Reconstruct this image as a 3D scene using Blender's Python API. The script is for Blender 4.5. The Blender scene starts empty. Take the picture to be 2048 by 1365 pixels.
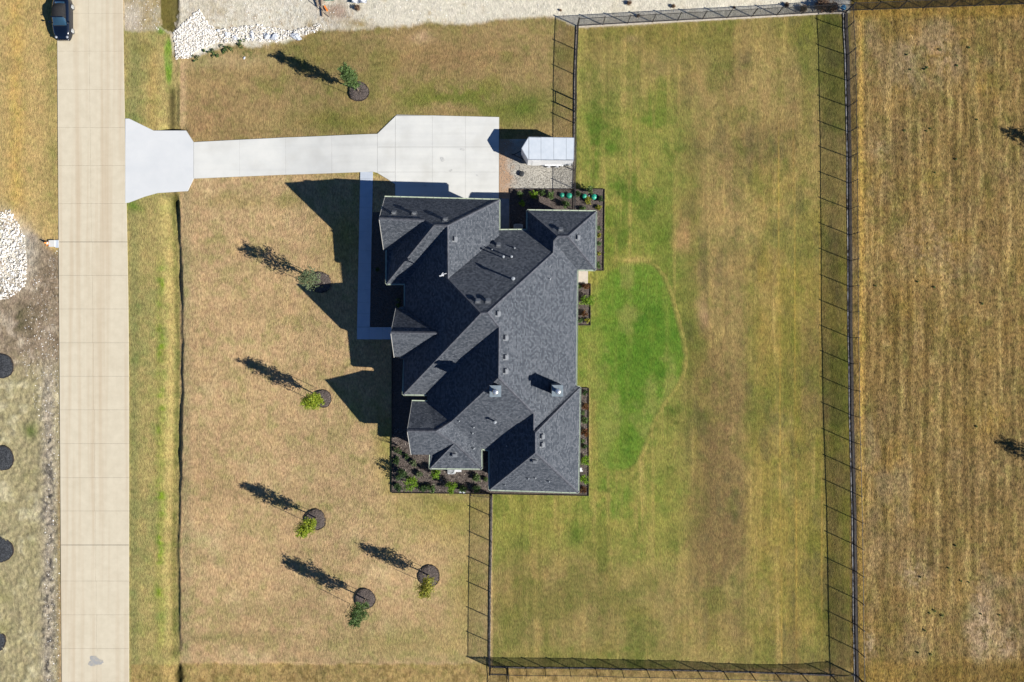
import bpy, bmesh, math, random
import numpy as np
from mathutils import Vector, Matrix
from mathutils.bvhtree import BVHTree

random.seed(7)
sc = bpy.context.scene
S = 20.0                    # photograph-scale units per metre at the ground
F0 = 1365.33                # camera height in the same units (24 mm lens on 36 mm)
CX, CY = 1024.0, 682.5

# ------------------------------------------------------------------ camera, sky, sun
cam_d = bpy.data.cameras.new('camera'); cam = bpy.data.objects.new('camera', cam_d)
sc.collection.objects.link(cam); sc.camera = cam
cam.location = (0, 0, F0 / S); cam.rotation_euler = (0, 0, 0)
cam_d.sensor_width = 36; cam_d.lens = 24; cam_d.clip_end = 3000; cam_d.clip_start = 0.5

SUN_EL = math.radians(34.0)
sdx, sdy = math.cos(math.radians(24.4)), -math.sin(math.radians(24.4))   # towards the sun
w = bpy.data.worlds.new('World'); sc.world = w; w.use_nodes = True
nt = w.node_tree; nt.nodes.clear()
sky = nt.nodes.new('ShaderNodeTexSky'); sky.sky_type = 'NISHITA'; sky.sun_disc = False
sky.sun_elevation = SUN_EL; sky.sun_rotation = math.atan2(sdx, sdy)
sky.air_density = 1.0; sky.dust_density = 0.0; sky.ozone_density = 10.0; sky.altitude = 2500
bg = nt.nodes.new('ShaderNodeBackground'); bg.inputs['Strength'].default_value = 0.055
wo = nt.nodes.new('ShaderNodeOutputWorld')
nt.links.new(sky.outputs[0], bg.inputs[0]); nt.links.new(bg.outputs[0], wo.inputs[0])

sd = bpy.data.lights.new('sun', 'SUN'); sun = bpy.data.objects.new('sun', sd); sc.collection.objects.link(sun)
sd.energy = 5.0; sd.angle = math.radians(0.5); sd.color = (1.0, 0.955, 0.88)
sv = Vector((sdx * math.cos(SUN_EL), sdy * math.cos(SUN_EL), math.sin(SUN_EL)))
sun.rotation_euler = sv.to_track_quat('Z', 'Y').to_euler()
sc.view_settings.view_transform = 'Standard'; sc.view_settings.look = 'None'
sc.view_settings.exposure = 0.86; sc.view_settings.gamma = 1.0; sc.view_settings.use_curve_mapping = False
sc.render.engine = 'CYCLES'; sc.render.resolution_x = 1024; sc.render.resolution_y = 682
sc.cycles.max_bounces = 5
LIT = 1.62

# ------------------------------------------------------------------ helpers
def lin(c): 
    c = c / 255.0
    return c / 12.92 if c <= 0.04045 else ((c + 0.055) / 1.055) ** 2.4
def A(r, g, b):             # base colour of flat ground that photographs as this sRGB under the sun
    return (lin(r) / LIT, lin(g) / LIT * 1.01, lin(b) / LIT * 0.99)

def smooth(a, b, x):
    t = np.clip((np.asarray(x, float) - a) / (b - a), 0, 1); return t * t * (3 - 2 * t)

_rng = {}
def vnoise(x, y, seed=0):
    if seed not in _rng: _rng[seed] = np.random.RandomState(seed + 11).rand(256, 256)
    T = _rng[seed]; x = np.asarray(x, float); y = np.asarray(y, float)
    xi = np.floor(x).astype(int); yi = np.floor(y).astype(int); fx = x - xi; fy = y - yi
    fx = fx * fx * (3 - 2 * fx); fy = fy * fy * (3 - 2 * fy)
    a = T[yi % 256, xi % 256]; b = T[yi % 256, (xi + 1) % 256]
    c = T[(yi + 1) % 256, xi % 256]; d = T[(yi + 1) % 256, (xi + 1) % 256]
    return (a * (1 - fx) + b * fx) * (1 - fy) + (c * (1 - fx) + d * fx) * fy
def fbm(x, y, sx, sy=None, o=4, seed=0):
    sy = sy or sx; r = 0; a = 1; t = 0
    for i in range(o):
        r = r + a * vnoise(x / sx * 2 ** i + i * 17.3, y / sy * 2 ** i + i * 9.1, seed + i); t += a; a *= 0.55
    return (r / t - 0.5) * 2

XRY = [(-400, 347), (160, 347), (262, 348), (395, 351), (500, 357), (680, 362), (900, 358), (1100, 353), (1250, 355), (1500, 357)]
def bank_x(y): return np.interp(y, [p[0] for p in XRY], [p[1] for p in XRY])

def zf(x, y):               # terrain height
    x = np.asarray(x, float); y = np.asarray(y, float)
    z = -15 * (1 - smooth(535, 775, x))
    # roadside ditch with a steep east bank
    xb = bank_x(y) + fbm(x * 0, y, 40, 40, 3, 5) * 1.6
    d = xb - x
    depth = (8.0 + 4.0 * fbm(x * 0, y, 70, 70, 4, 151)) * smooth(392, 400, y) * (1 - 0.35 * smooth(900, 1100, y)) * (1 - smooth(1300, 1322, y)) \
        + 3.2 * smooth(150, 200, y) * (1 - smooth(255, 262, y)) + 1.2 * (1 - smooth(120, 150, y)) + 6 * smooth(1328, 1340, y)
    depth = depth + 5.5 * np.exp(-((x - 352) / 7) ** 2) * smooth(386, 392, y) * (1 - smooth(425, 440, y))
    prof = np.where(y < 300, smooth(-6, 4, d + 2 * fbm(x, y, 20, 20, 2, 7)), smooth(-2, 10, d + fbm(x, y, 30, 30, 3, 17) * 3)) * (1 - smooth(11, 46, d))
    z = z - depth * prof
    z = z - 9 * np.exp(-((x - 341) / 24) ** 4) * smooth(240, 258, y) * (1 - smooth(300, 310, y))
    # small cut bank at the bottom
    yb = 1333 - fbm(x, x * 0, 60, 60, 3, 6) * 2
    z = z - 3.5 * smooth(-1, 2, y - yb) * (1 - smooth(4, 40, y - yb)) * smooth(540, 560, x) * (1 - smooth(630, 650, x))
    z = z - 1.5 * smooth(-1, 2, y - yb) * smooth(375, 420, x) * (1 - smooth(900, 980, x))
    # shallow swale west of the boundary fence
    z = z - 8 * smooth(1400, 1600, x) * (1 - smooth(1640, 1697, x))
    return z

def G(px, py):              # photograph position -> ground position
    h = float(zf(px, py))
    return (CX + (px - CX) * (1 - h / F0), CY + (py - CY) * (1 - h / F0))
def W(gx, gy, h): return Vector(((gx - CX) / S, (CY - gy) / S, h / S))
def P(px, py, h):
    k = 1 - h / F0
    return W(CX + (px - CX) * k, CY + (py - CY) * k, h)
def PG(px, py, dh=0.0):
    gx, gy = G(px, py); return W(gx, gy, float(zf(gx, gy)) + dh)

def mesh_obj(name, verts, faces, m=None, parent=None, uvs=None, smooth_=False):
    me = bpy.data.meshes.new(name); me.from_pydata([tuple(v) for v in verts], [], faces)
    if m is not None: me.materials.append(m)
    if smooth_: me.polygons.foreach_set('use_smooth', [True] * len(me.polygons))
    o = bpy.data.objects.new(name, me); sc.collection.objects.link(o)
    if parent is not None:
        o.parent = parent; o.matrix_parent_inverse = Matrix.Translation(-Vector(parent.location)) if parent.type == 'EMPTY' and not any(parent.rotation_euler) else parent.matrix_basis.inverted()
        if parent.parent is not None: o.matrix_parent_inverse = Matrix.Identity(4)
    return o
def tag(o, label=None, cat=None, group=None, kind=None):
    if label: o['label'] = label
    if cat: o['category'] = cat
    if group: o['group'] = group
    if kind: o['kind'] = kind
    return o
def empty(name, loc, label=None, cat=None, group=None, kind=None):
    o = bpy.data.objects.new(name, None); sc.collection.objects.link(o); o.location = loc
    o.empty_display_size = 0.2
    return tag(o, label, cat, group, kind)

class MB:
    def __init__(s): s.v = []; s.f = []
    def quad(s, a, b, c, d):
        n = len(s.v); s.v += [Vector(a), Vector(b), Vector(c), Vector(d)]; s.f.append((n, n + 1, n + 2, n + 3))
    def poly(s, pts):
        n = len(s.v); s.v += [Vector(p) for p in pts]; s.f.append(tuple(range(n, n + len(pts))))
    def box(s, c, sz, rot=None):
        c = Vector(c); n = len(s.v)
        for i in (-1, 1):
            for j in (-1, 1):
                for k in (-1, 1):
                    p = Vector((i * sz[0] / 2, j * sz[1] / 2, k * sz[2] / 2))
                    if rot is not None: p = rot @ p
                    s.v.append(c + p)
        for f in ((0, 1, 3, 2), (4, 6, 7, 5), (0, 4, 5, 1), (2, 3, 7, 6), (0, 2, 6, 4), (1, 5, 7, 3)): s.f.append(tuple(n + i for i in f))
    def bar(s, a, b, wd, ht=None, cap=True):      # square bar from a to b
        a = Vector(a); b = Vector(b); d = b - a
        if d.length < 1e-6: return
        ht = ht or wd; up = Vector((0, 0, 1)) if abs(d.normalized().z) < 0.9 else Vector((1, 0, 0))
        x = d.cross(up).normalized(); y = x.cross(d).normalized(); n = len(s.v)
        for p in (a, b):
            for i, j in ((-1, -1), (1, -1), (1, 1), (-1, 1)): s.v.append(p + x * i * wd / 2 + y * j * ht / 2)
        for k in range(4): s.f.append((n + k, n + (k + 1) % 4, n + 4 + (k + 1) % 4, n + 4 + k))
        if cap: s.f.append((n + 3, n + 2, n + 1, n)); s.f.append((n + 4, n + 5, n + 6, n + 7))
    def tube(s, pts, rads, seg=7, cap=True):
        rings = []
        for i, p in enumerate(pts):
            p = Vector(p); d = (Vector(pts[min(i + 1, len(pts) - 1)]) - Vector(pts[max(i - 1, 0)])).normalized()
            up = Vector((0, 0, 1)) if abs(d.z) < 0.9 else Vector((1, 0, 0))
            x = d.cross(up).normalized(); y = x.cross(d).normalized(); n = len(s.v)
            for k in range(seg):
                a = 2 * math.pi * k / seg; s.v.append(p + (x * math.cos(a) + y * math.sin(a)) * rads[i])
            rings.append(n)
        for r0, r1 in zip(rings, rings[1:]):
            for k in range(seg): s.f.append((r0 + k, r0 + (k + 1) % seg, r1 + (k + 1) % seg, r1 + k))
        if cap:
            s.f.append(tuple(rings[-1] + k for k in range(seg))); s.f.append(tuple(rings[0] + k for k in reversed(range(seg))))
    def lathe(s, c, prof, seg=20):                 # prof: (radius, z)
        c = Vector(c); n0 = len(s.v)
        for r, z in prof:
            for k in range(seg):
                a = 2 * math.pi * k / seg; s.v.append(c + Vector((r * math.cos(a), r * math.sin(a), z)))
        for i in range(len(prof) - 1):
            for k in range(seg):
                a = n0 + i * seg + k; b = n0 + i * seg + (k + 1) % seg; s.f.append((a, b, b + seg, a + seg))
        s.f.append(tuple(n0 + (len(prof) - 1) * seg + k for k in range(seg)))
    def prism(s, pts, z0, z1):                     # pts: xy list, counter-clockwise
        n = len(s.v); m_ = len(pts)
        s.v += [Vector((p[0], p[1], z0)) for p in pts] + [Vector((p[0], p[1], z1)) for p in pts]
        for k in range(m_): s.f.append((n + k, n + (k + 1) % m_, n + m_ + (k + 1) % m_, n + m_ + k))
        s.f.append(tuple(n + m_ + k for k in range(m_))); s.f.append(tuple(n + k for k in reversed(range(m_))))
    def build(s, name, m, parent=None, sm=False): return mesh_obj(name, s.v, s.f, m, parent, smooth_=sm)

def mat(name, c1, c2=None, rough=0.85, scale=8.0, bump=0.0, bscale=None, metal=0.0, spec=0.3, detail=4, contrast=None, coat=0.0):
    m = bpy.data.materials.new(name); m.use_nodes = True; t = m.node_tree; N = t.nodes; L = t.links
    b = N['Principled BSDF']; b.inputs['Roughness'].default_value = rough; b.inputs['Metallic'].default_value = metal
    b.inputs['Specular IOR Level'].default_value = spec; b.inputs['Coat Weight'].default_value = coat
    b.inputs['Base Color'].default_value = (*c1, 1)
    tc = N.new('ShaderNodeTexCoord')
    if c2 is not None:
        n = N.new('ShaderNodeTexNoise'); n.inputs['Scale'].default_value = scale; n.inputs['Detail'].default_value = detail; n.inputs['Roughness'].default_value = 0.65
        L.new(tc.outputs['Object'], n.inputs['Vector'])
        r = N.new('ShaderNodeValToRGB'); lo, hi = contrast or (0.35, 0.65)
        r.color_ramp.elements[0].position = lo; r.color_ramp.elements[1].position = hi
        r.color_ramp.elements[0].color = (*c1, 1); r.color_ramp.elements[1].color = (*c2, 1)
        L.new(n.outputs['Fac'], r.inputs['Fac']); L.new(r.outputs['Color'], b.inputs['Base Color'])
    if bump:
        n2 = N.new('ShaderNodeTexNoise'); n2.inputs['Scale'].default_value = bscale or scale * 2; n2.inputs['Detail'].default_value = 5
        L.new(tc.outputs['Object'], n2.inputs['Vector'])
        bm_ = N.new('ShaderNodeBump'); bm_.inputs['Strength'].default_value = 1.0; bm_.inputs['Distance'].default_value = bump
        L.new(n2.outputs['Fac'], bm_.inputs['Height']); L.new(bm_.outputs['Normal'], b.inputs['Normal'])
    return m

def leaf_mat(name, c1, c2, c3=None):
    m = bpy.data.materials.new(name); m.use_nodes = True; t = m.node_tree; N = t.nodes; L = t.links
    b = N['Principled BSDF']; b.inputs['Roughness'].default_value = 0.6; b.inputs['Specular IOR Level'].default_value = 0.3
    g = N.new('ShaderNodeNewGeometry'); r = N.new('ShaderNodeValToRGB')
    r.color_ramp.elements[0].color = (*c1, 1); r.color_ramp.elements[1].color = (*(c3 or c2), 1)
    e = r.color_ramp.elements.new(0.5); e.color = (*c2, 1)
    L.new(g.outputs['Random Per Island'], r.inputs['Fac']); L.new(r.outputs['Color'], b.inputs['Base Color'])
    tr = N.new('ShaderNodeBsdfTranslucent'); L.new(r.outputs['Color'], tr.inputs['Color'])
    mx = N.new('ShaderNodeMixShader'); mx.inputs[0].default_value = 0.35
    L.new(b.outputs[0], mx.inputs[1]); L.new(tr.outputs[0], mx.inputs[2])
    L.new(mx.outputs[0], N['Material Output'].inputs['Surface'])
    return m

# ------------------------------------------------------------------ ground
def in_poly(x, y, poly):
    r = np.zeros(x.shape, bool); n = len(poly)
    for i in range(n):
        x0, y0 = poly[i]; x1, y1 = poly[(i + 1) % n]
        if y0 == y1: continue
        c = ((y0 > y) != (y1 > y)) & (x < (x1 - x0) * (y - y0) / (y1 - y0) + x0); r ^= c
    return r

xs = np.concatenate([[-16000, -6000, -2500, -1200, -500, -150], np.arange(-60, 325, 3), np.arange(325, 372, 1.5), np.arange(372, 2112, 3), [2200, 2500, 3200, 5000, 9000, 16000]])
ys = np.concatenate([[-16000, -6000, -2500, -1200, -500, -150], np.arange(-60, 1428, 3), [1520, 1900, 2700, 4500, 9000, 16000]])
GX, GY = np.meshgrid(xs, ys)
Z0 = zf(GX, GY)
PX = CX + (GX - CX) / (1 - Z0 / F0); PY = CY + (GY - CY) / (1 - Z0 / F0)
def blob(cx, cy, rx, ry, p=2, wob=12, seed=3):
    nx = fbm(PX, PY, 45, 45, 4, seed) * wob; ny = fbm(PX, PY, 45, 45, 4, seed + 40) * wob
    d = ((PX + nx - cx) / rx) ** 2 + ((PY + ny - cy) / ry) ** 2
    return np.exp(-d ** (p / 2))
COL = np.zeros(PX.shape + (3,)); COL[:] = A(201, 168, 127)
AMP = np.full(PX.shape, 0.62)      # strength of the fine mottling
BMP = np.zeros(PX.shape)           # small relief
def mix(c, f):
    global COL
    f = np.clip(f, 0, 1)[..., None]; COL = COL * (1 - f) + np.array(c) * f
def setamp(v, f):
    global AMP
    f = np.clip(f, 0, 1); AMP = AMP * (1 - f) + v * f
n1 = fbm(PX, PY, 60, 60, 5, 1); n2 = fbm(PX, PY, 22, 22, 4, 2); n3 = fbm(PX, PY, 8, 8, 3, 3)
n4 = fbm(PX, PY, 140, 140, 4, 4); ns = fbm(PX, PY, 14, 160, 3, 8); nh = fbm(PX, PY, 160, 12, 3, 9)
nf = fbm(PX, PY, 5, 5, 2, 60)
ex = PX + n2 * 2.0 + nf * 1.5; ey = PY + n3 * 2.5 + nf * 2.0     # frayed edges
# front lawn
front = smooth(362, 366, ex) * (1 - smooth(990, 996, ex)) * smooth(300, 310, PY) * (1 - smooth(1320, 1330, ey))
mix(A(191, 158, 119), front * smooth(0.0, 0.7, n4) * 0.8)
mix(A(156, 146, 90), front * smooth(0.15, 0.8, n2 + n1 * 0.6) * 0.55)
mix(A(216, 190, 146), front * smooth(0.2, 0.9, -n1) * 0.6)
mix(A(160, 148, 80), front * blob(690, 480, 40, 60) * 0.8)
mix(A(120, 122, 55), front * blob(578, 400, 26, 16) * 0.8)
mix(A(135, 130, 65), front * blob(470, 400, 70, 14) * 0.5)
mix(A(150, 140, 65), front * blob(740, 345, 90, 16) * 0.8)
mix(A(150, 142, 70), front * blob(895, 1020, 110, 60) * 0.75)
mix(A(118, 125, 50), front * blob(880, 1005, 60, 12) * 0.5)
mix(A(150, 140, 72), front * blob(940, 1180, 50, 130) * 0.7)
mix(A(150, 140, 82), front * blob(800, 1290, 150, 45) * 0.6)
mix(A(138, 132, 80), front * blob(450, 1275, 100, 12) * 0.6)
mix(A(150, 140, 78), front * blob(760, 880, 14, 80) * 0.6)
mix(A(160, 150, 80), front * smooth(750, 784, PX) * smooth(820, 860, PY) * (1 - smooth(985, 995, PY)) * 0.7)
for k, xl in enumerate([399, 466, 500, 534, 575, 615, 655, 700]):
    mix(A(214, 190, 138), front * np.exp(-((PX - xl) / 1.6) ** 2) * 0.30 * (1 - smooth(700, 1100, PY)))
mix(A(178, 150, 110), front * smooth(0.3, 1.0, np.sin(PY / 19.0 + n1 * 1.5)) * 0.28)
mix(A(150, 140, 105), front * np.exp(-((PX - 372) / 10) ** 2) * 0.45)
# verge between road and ditch
ver = smooth(244, 250, PX) * (1 - smooth(358, 362, PX)) * smooth(20, 60, ey)
mix(A(180, 161, 104), ver * 0.95)
mix(A(140, 142, 86), ver * smooth(-0.1, 0.6, n2 + n1) * 0.55)
mix(A(128, 132, 82), ver * np.exp(-((PX - 268) / 12) ** 2) * 0.55)
mix(A(128, 150, 40), ver * np.exp(-((PX - 321 - n1 * 6) / 9) ** 2) * smooth(395, 460, PY) * (1 - smooth(1290, 1330, PY)) * (0.35 + 1.6 * np.clip(n2 + nh * 0.7, 0, 0.5)) * smooth(-0.4, 0.3, n1 + 0.3 * smooth(700, 900, PY)))
mix(A(188, 164, 106), ver * np.exp(-((PX - 343) / 7) ** 2) * smooth(420, 480, PY) * 0.75)
mix(A(96, 98, 46), np.exp(-((PX - bank_x(PY) + 6) / 6.5) ** 2) * smooth(385, 395, PY) * (1 - smooth(1300, 1330, PY)) * (0.55 + 0.4 * n2))
mix(A(82, 74, 44), np.exp(-((PX - 345) / 8) ** 2) * smooth(165, 190, PY) * (1 - smooth(262, 266, PY)) * 0.85)
mix(A(110, 135, 45), blob(268, 415, 22, 12) * 0.8)
mix(A(110, 115, 55), blob(285, 95, 22, 16) * 0.6)
mix(A(188, 158, 98), np.exp(-((PX - 306) / 12) ** 2) * smooth(80, 120, PY) * (1 - smooth(250, 265, PY)) * 0.6)
mix(A(60, 62, 12), blob(352, 405, 5, 22, 4, 3) * 0.8)
# west of the road
wl = 1 - smooth(116, 122, PX)
mix(A(197, 168, 112), wl * 0.95)
mix(A(214, 174, 102), wl * np.exp(-((PX - 32 - n1 * 5) / 16) ** 2) * (0.6 + 0.5 * n2) * (1 - smooth(420, 470, PY)))
mix(A(168, 142, 92), wl * (1 - smooth(400, 440, PY)) * smooth(0.05, 0.7, n1) * 0.6)
mix(A(165, 150, 92), wl * np.exp(-((PX - 105) / 14) ** 2) * (1 - smooth(400, 470, PY)) * 0.5)
rk = wl * smooth(-10, 25, PY - (450 + (60 - PX) * 0.6 + np.clip(PX - 60, 0, 99) * 1.6) + n2 * 14)
mix(A(166, 146, 124), rk); setamp(0.75, rk)
mix(A(120, 104, 84), rk * smooth(0.05, 0.5, n2 + nf * 0.5) * 0.75)
mix(A(206, 188, 166), rk * smooth(0.15, 0.6, -n2 + n1 * 0.4) * 0.8)
mix(A(95, 92, 62), rk * blob(20, 640, 34, 34, 2, 25) * smooth(-0.3, 0.4, n2) * 0.8)
st = wl * smooth(690, 770, PY + n2 * 20)
mix(A(178, 166, 126), st * 0.85); setamp(0.55, st)
mix(A(206, 194, 160), st * smooth(0.05, 0.6, n2 + n1 * 0.3) * 0.8)
mix(A(150, 148, 92), st * smooth(0.1, 0.7, -n1) * (1 - smooth(55, 85, PX)) * 0.6)
mix(A(96, 112, 46), st * blob(62, 858, 14, 17, 2, 14) * 0.85)
band = st * np.exp(-((PX - 97 + n1 * 6) / 15) ** 2)
mix(A(186, 172, 158), band * 0.75); mix(A(84, 80, 78), band * smooth(0.1, 0.45, n3 + n2 * 0.7) * smooth(860, 960, PY) * 0.9); setamp(0.8, band)
mix(A(160, 130, 90), wl * smooth(112, 118, PX) * smooth(900, 1000, PY) * 0.6)
mix(A(234, 226, 210), blob(4, 500, 62, 74, 4, 8) * 0.95); mix(A(150, 124, 98), blob(4, 500, 62, 74, 4, 8) * smooth(0.05, 0.35, n2 * 0.7 + n3 * 0.6) * 0.8); setamp(0.5, blob(4, 500, 62, 74, 4, 8))
# north lot: caliche and rubble
bx = [-200, 250, 300, 340, 345, 400, 450, 520, 560, 600, 640, 700, 740, 800, 850, 900, 940, 1000, 1060, 1110, 1158, 1700, 1712, 20000]
by = [60, 62, 62, 66, 112, 112, 92, 92, 84, 74, 62, 58, 58, 54, 46, 50, 50, 38, 36, 34, 57, 26, -60, -60]
nb = (1 - smooth(-5, 5, ey + n2 * 9 * (1 - smooth(700, 1150, PX)) + n1 * 5 * (1 - smooth(1050, 1150, PX)) - np.interp(PX, bx, by))) * smooth(247, 251, PX)
nl = smooth(366, 380, ex) * (1 - smooth(1146, 1150, PX)) * (1 - nb) * (1 - smooth(286, 300, PY))
mix(A(166, 140, 97), nl)
mix(A(128, 124, 66), nl * smooth(-0.05, 0.6, n1 + n2 * 0.6) * 0.6)
mix(A(186, 156, 108), nl * smooth(0.2, 0.8, -n1) * 0.6)
mix(A(150, 120, 84), nl * blob(900, 115, 130, 45) * 0.6)
mix(A(92, 112, 38), nl * blob(1040, 215, 75, 34) * 0.8)
mix(A(112, 122, 45), nl * blob(900, 195, 130, 32) * smooth(-0.5, 0.3, n2) * 0.75)
mix(A(120, 122, 52), nl * blob(700, 245, 120, 26) * 0.6)
mix(A(128, 122, 58), nl * blob(640, 110, 120, 24) * 0.5)
mix(A(170, 132, 98), nl * blob(430, 235, 60, 50) * 0.5)
mix(A(96, 95, 42), nl * smooth(0.3, 0.9, nh) * 0.30); mix(A(190, 160, 105), nl * smooth(0.3, 0.9, -nh) * 0.12)
mix(A(205, 170, 135), nl * blob(840, 78, 22, 9) * 0.8)
mix(A(165, 140, 82), nl * smooth(1120, 1146, PX) * 0.3)
mix(A(232, 223, 205), nb); setamp(0.42, nb)
mix(A(214, 202, 180), nb * smooth(0.05, 0.6, n2) * 0.6)
mix(A(172, 146, 104), nb * blob(640, 40, 330, 80) * smooth(0.12, 0.4, n2 * 0.7 + nf * 0.5 - smooth(560, 900, PX) * 0.15) * 0.8)
mix(A(176, 140, 120), nb * blob(672, 28, 30, 20) * 0.75)
mix(A(160, 130, 72), nb * blob(620, 56, 11, 13, 2, 5) * 0.9); mix(A(168, 140, 80), nb * blob(715, 50, 30, 10, 2, 8) * 0.8)
mix(A(176, 152, 106), nb * (1 - smooth(330, 366, PX)) * 0.9); mix(A(128, 112, 66), nb * (1 - smooth(330, 366, PX)) * smooth(0.0, 0.5, n2 + n3 * 0.5) * 0.6); mix(A(212, 198, 180), nb * blob(266, 38, 26, 30, 3, 16) * 0.95)
mix(A(170, 146, 105), nb * blob(425, 22, 45, 30, 2, 20) * 0.6)
mix(A(246, 240, 228), nb * blob(385, 85, 40, 38, 4, 14) * 0.95); mix(A(244, 238, 226), nb * smooth(-0.2, 0.3, n2 + n3 * 0.5) * blob(520, 30, 200, 60, 2, 30) * 0.6); mix(A(150, 128, 98), nb * smooth(0.2, 0.45, n3 * 0.8 + nf * 0.6) * blob(480, 60, 190, 45, 2, 20) * 0.7); mix(A(240, 232, 218), nb * blob(540, 72, 110, 12, 4, 6) * 0.8)
pond = in_poly(PX + n3 * 3 + nf * 1.5, PY + n3 * 3, [(323, -500), (360, -500), (357, 20), (352, 48), (346, 66), (332, 60), (322, 54), (322, 20)]) * 1.0
mix(A(116, 104, 50), pond * 0.95); mix(A(88, 82, 36), pond * smooth(-0.1, 0.5, n3 + n2 * 0.6) * 0.7); mix(A(60, 52, 28), np.exp(-((PX - 357 + (PY > 40) * (PY - 40) * 0.35) / 3) ** 2) * (1 - smooth(60, 70, PY)) * 0.7); setamp(0.3, pond)
weed = blob(336, 122, 8.5, 44, 6, 4)
mix(A(132, 168, 52), weed * 0.92); mix(A(96, 134, 36), weed * smooth(-0.1, 0.5, nf + n3 * 0.5) * 0.6); mix(A(128, 160, 52), blob(327, 58, 6, 5) * 0.9)
mix(A(180, 152, 108), np.exp(-((PX - 352) / 5) ** 2) * (1 - smooth(150, 190, PY)) * smooth(75, 90, PY) * 0.7)
tran = blob(450, 118, 110, 16, 2, 10) * (1 - nb)
mix(A(190, 164, 122), tran * 0.8); setamp(0.5, tran)
mix(A(62, 84, 32), blob(455, 103, 85, 13, 2, 8) * smooth(0.28, 0.5, n3 + n2 * 0.4) * 0.8)
# back lawn
bl = smooth(1148, 1152, PX) * (1 - smooth(1699, 1703, PX)) * (1 - nb) * (1 - smooth(1338, 1342, PY)) 
bl = np.maximum(bl, smooth(984, 986, PX) * (1 - smooth(1699, 1703, PX)) * smooth(960, 985, PY) * (1 - smooth(1338, 1342, PY)))
mix(A(155, 137, 86), bl)
mix(A(140, 130, 60), bl * smooth(-0.2, 0.8, n1 + n2 * 0.4) * 0.5)
mix(A(150, 120, 82), bl * blob(1440, 690, 90, 640) * smooth(-0.8, 0.5, n4) * 0.75)
mix(A(140, 112, 80), bl * blob(1440, 960, 60, 150) * 0.6)
mix(A(152, 132, 60), bl * smooth(1470, 1530, PX) * (1 - smooth(1250, 1330, PY)) * 0.6 * smooth(150, 420, PY))
mix(A(118, 118, 48), bl * smooth(1520, 1660, PX) * smooth(-0.4, 0.6, n1 + ns * 0.4) * 0.7)
mix(A(160, 134, 90), bl * blob(1560, 250, 110, 140) * 0.6)
mix(A(138, 126, 62), bl * blob(1430, 70, 330, 36) * 0.7)
gl = bl * (1 - smooth(1320, 1420, PX + n1 * 50 + n2 * 15)) * smooth(110, 260, PY + n1 * 60) * (1 - smooth(1060, 1180, PY + n1 * 60))
mix(A(142, 144, 68), gl * 0.8); mix(A(98, 122, 42), gl * smooth(-0.1, 0.6, n1 + n2 * 0.7) * 0.7); mix(A(172, 160, 88), gl * smooth(0.1, 0.7, -n2 - n3 * 0.3) * 0.6)
mix(A(84, 118, 34), bl * blob(1215, 400, 60, 190, 2, 40) * smooth(-0.5, 0.5, n2 + n1 * 0.4) * 0.8)
mix(A(148, 152, 66), bl * blob(1230, 560, 90, 120, 2, 20) * 0.6)
mix(A(100, 122, 44), bl * blob(1340, 500, 34, 120, 2, 30) * 0.6)
mix(A(104, 124, 40), bl * blob(1385, 640, 20, 120, 2, 26) * 0.6)
mix(A(160, 146, 74), bl * blob(1400, 780, 22, 220, 2, 12) * 0.5)
mix(A(160, 150, 78), bl * blob(1180, 1030, 200, 100, 2, 40) * 0.75)
mix(A(96, 130, 42), bl * blob(1215, 1000, 110, 40, 2, 40) * smooth(-0.4, 0.5, n2) * 0.7)
mix(A(88, 116, 36), bl * blob(1150, 1070, 20, 26, 2, 16) * 0.8); mix(A(96, 116, 40), bl * blob(1280, 1060, 12, 60, 2, 10) * 0.6)
mix(A(178, 142, 98), bl * blob(1362, 470, 20, 42, 3, 18) * 0.9); mix(A(184, 146, 114), bl * blob(1402, 630, 17, 36, 2, 18) * 0.8); mix(A(150, 122, 88), bl * blob(1420, 560, 34, 60, 2, 30) * 0.6)
mix(A(165, 132, 104), bl * blob(1260, 80, 18, 12) * 0.5)
mix(A(160, 132, 90), bl * blob(1130, 1170, 130, 70, 2, 30) * 0.6)
mix(A(140, 134, 70), bl * smooth(1270, 1320, PY) * 0.5)
mix(A(108, 120, 50), bl * smooth(0.2, 0.8, n2) * smooth(1240, 1310, PY) * 0.6)
mix(A(178, 164, 92), bl * (1 - smooth(1156, 1182, PX)) * (1 - smooth(370, 390, PY)) * 0.5)
nv_ = fbm(PX, PY, 9, 420, 3, 101); nw_ = fbm(PX, PY, 26, 260, 3, 105)
mix(A(192, 162, 102), bl * smooth(0.1, 0.7, ns) * 0.34); mix(A(98, 104, 46), bl * smooth(0.15, 0.8, -ns) * 0.36)
mix(A(200, 170, 106), bl * smooth(0.15, 0.7, nv_) * 0.45); mix(A(104, 98, 50), bl * smooth(0.15, 0.7, -nv_) * 0.40)
mix(A(106, 108, 46), bl * smooth(0.0, 0.6, nw_) * smooth(1440, 1560, PX) * 0.55); mix(A(122, 100, 68), bl * smooth(0.0, 0.6, -nw_) * smooth(1360, 1420, PX) * 0.45)
big = fbm(PX, PY, 110, 150, 5, 111)
mix(A(126, 104, 70), bl * smooth(0.05, 0.45, big) * smooth(1330, 1420, PX) * 0.6); mix(A(172, 146, 96), bl * smooth(0.1, 0.5, -big) * smooth(1330, 1400, PX) * 0.45)
mix(A(104, 112, 48), bl * smooth(0.1, 0.45, fbm(PX, PY, 80, 120, 5, 131)) * 0.5); mix(A(96, 90, 62), bl * smooth(0.2, 0.5, fbm(PX, PY, 30, 60, 4, 135)) * smooth(1340, 1400, PX) * 0.4)
mix(A(84, 110, 38), gl * smooth(0.05, 0.4, fbm(PX, PY, 50, 60, 5, 141)) * (1 - smooth(480, 560, PY)) * 0.65)
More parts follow.
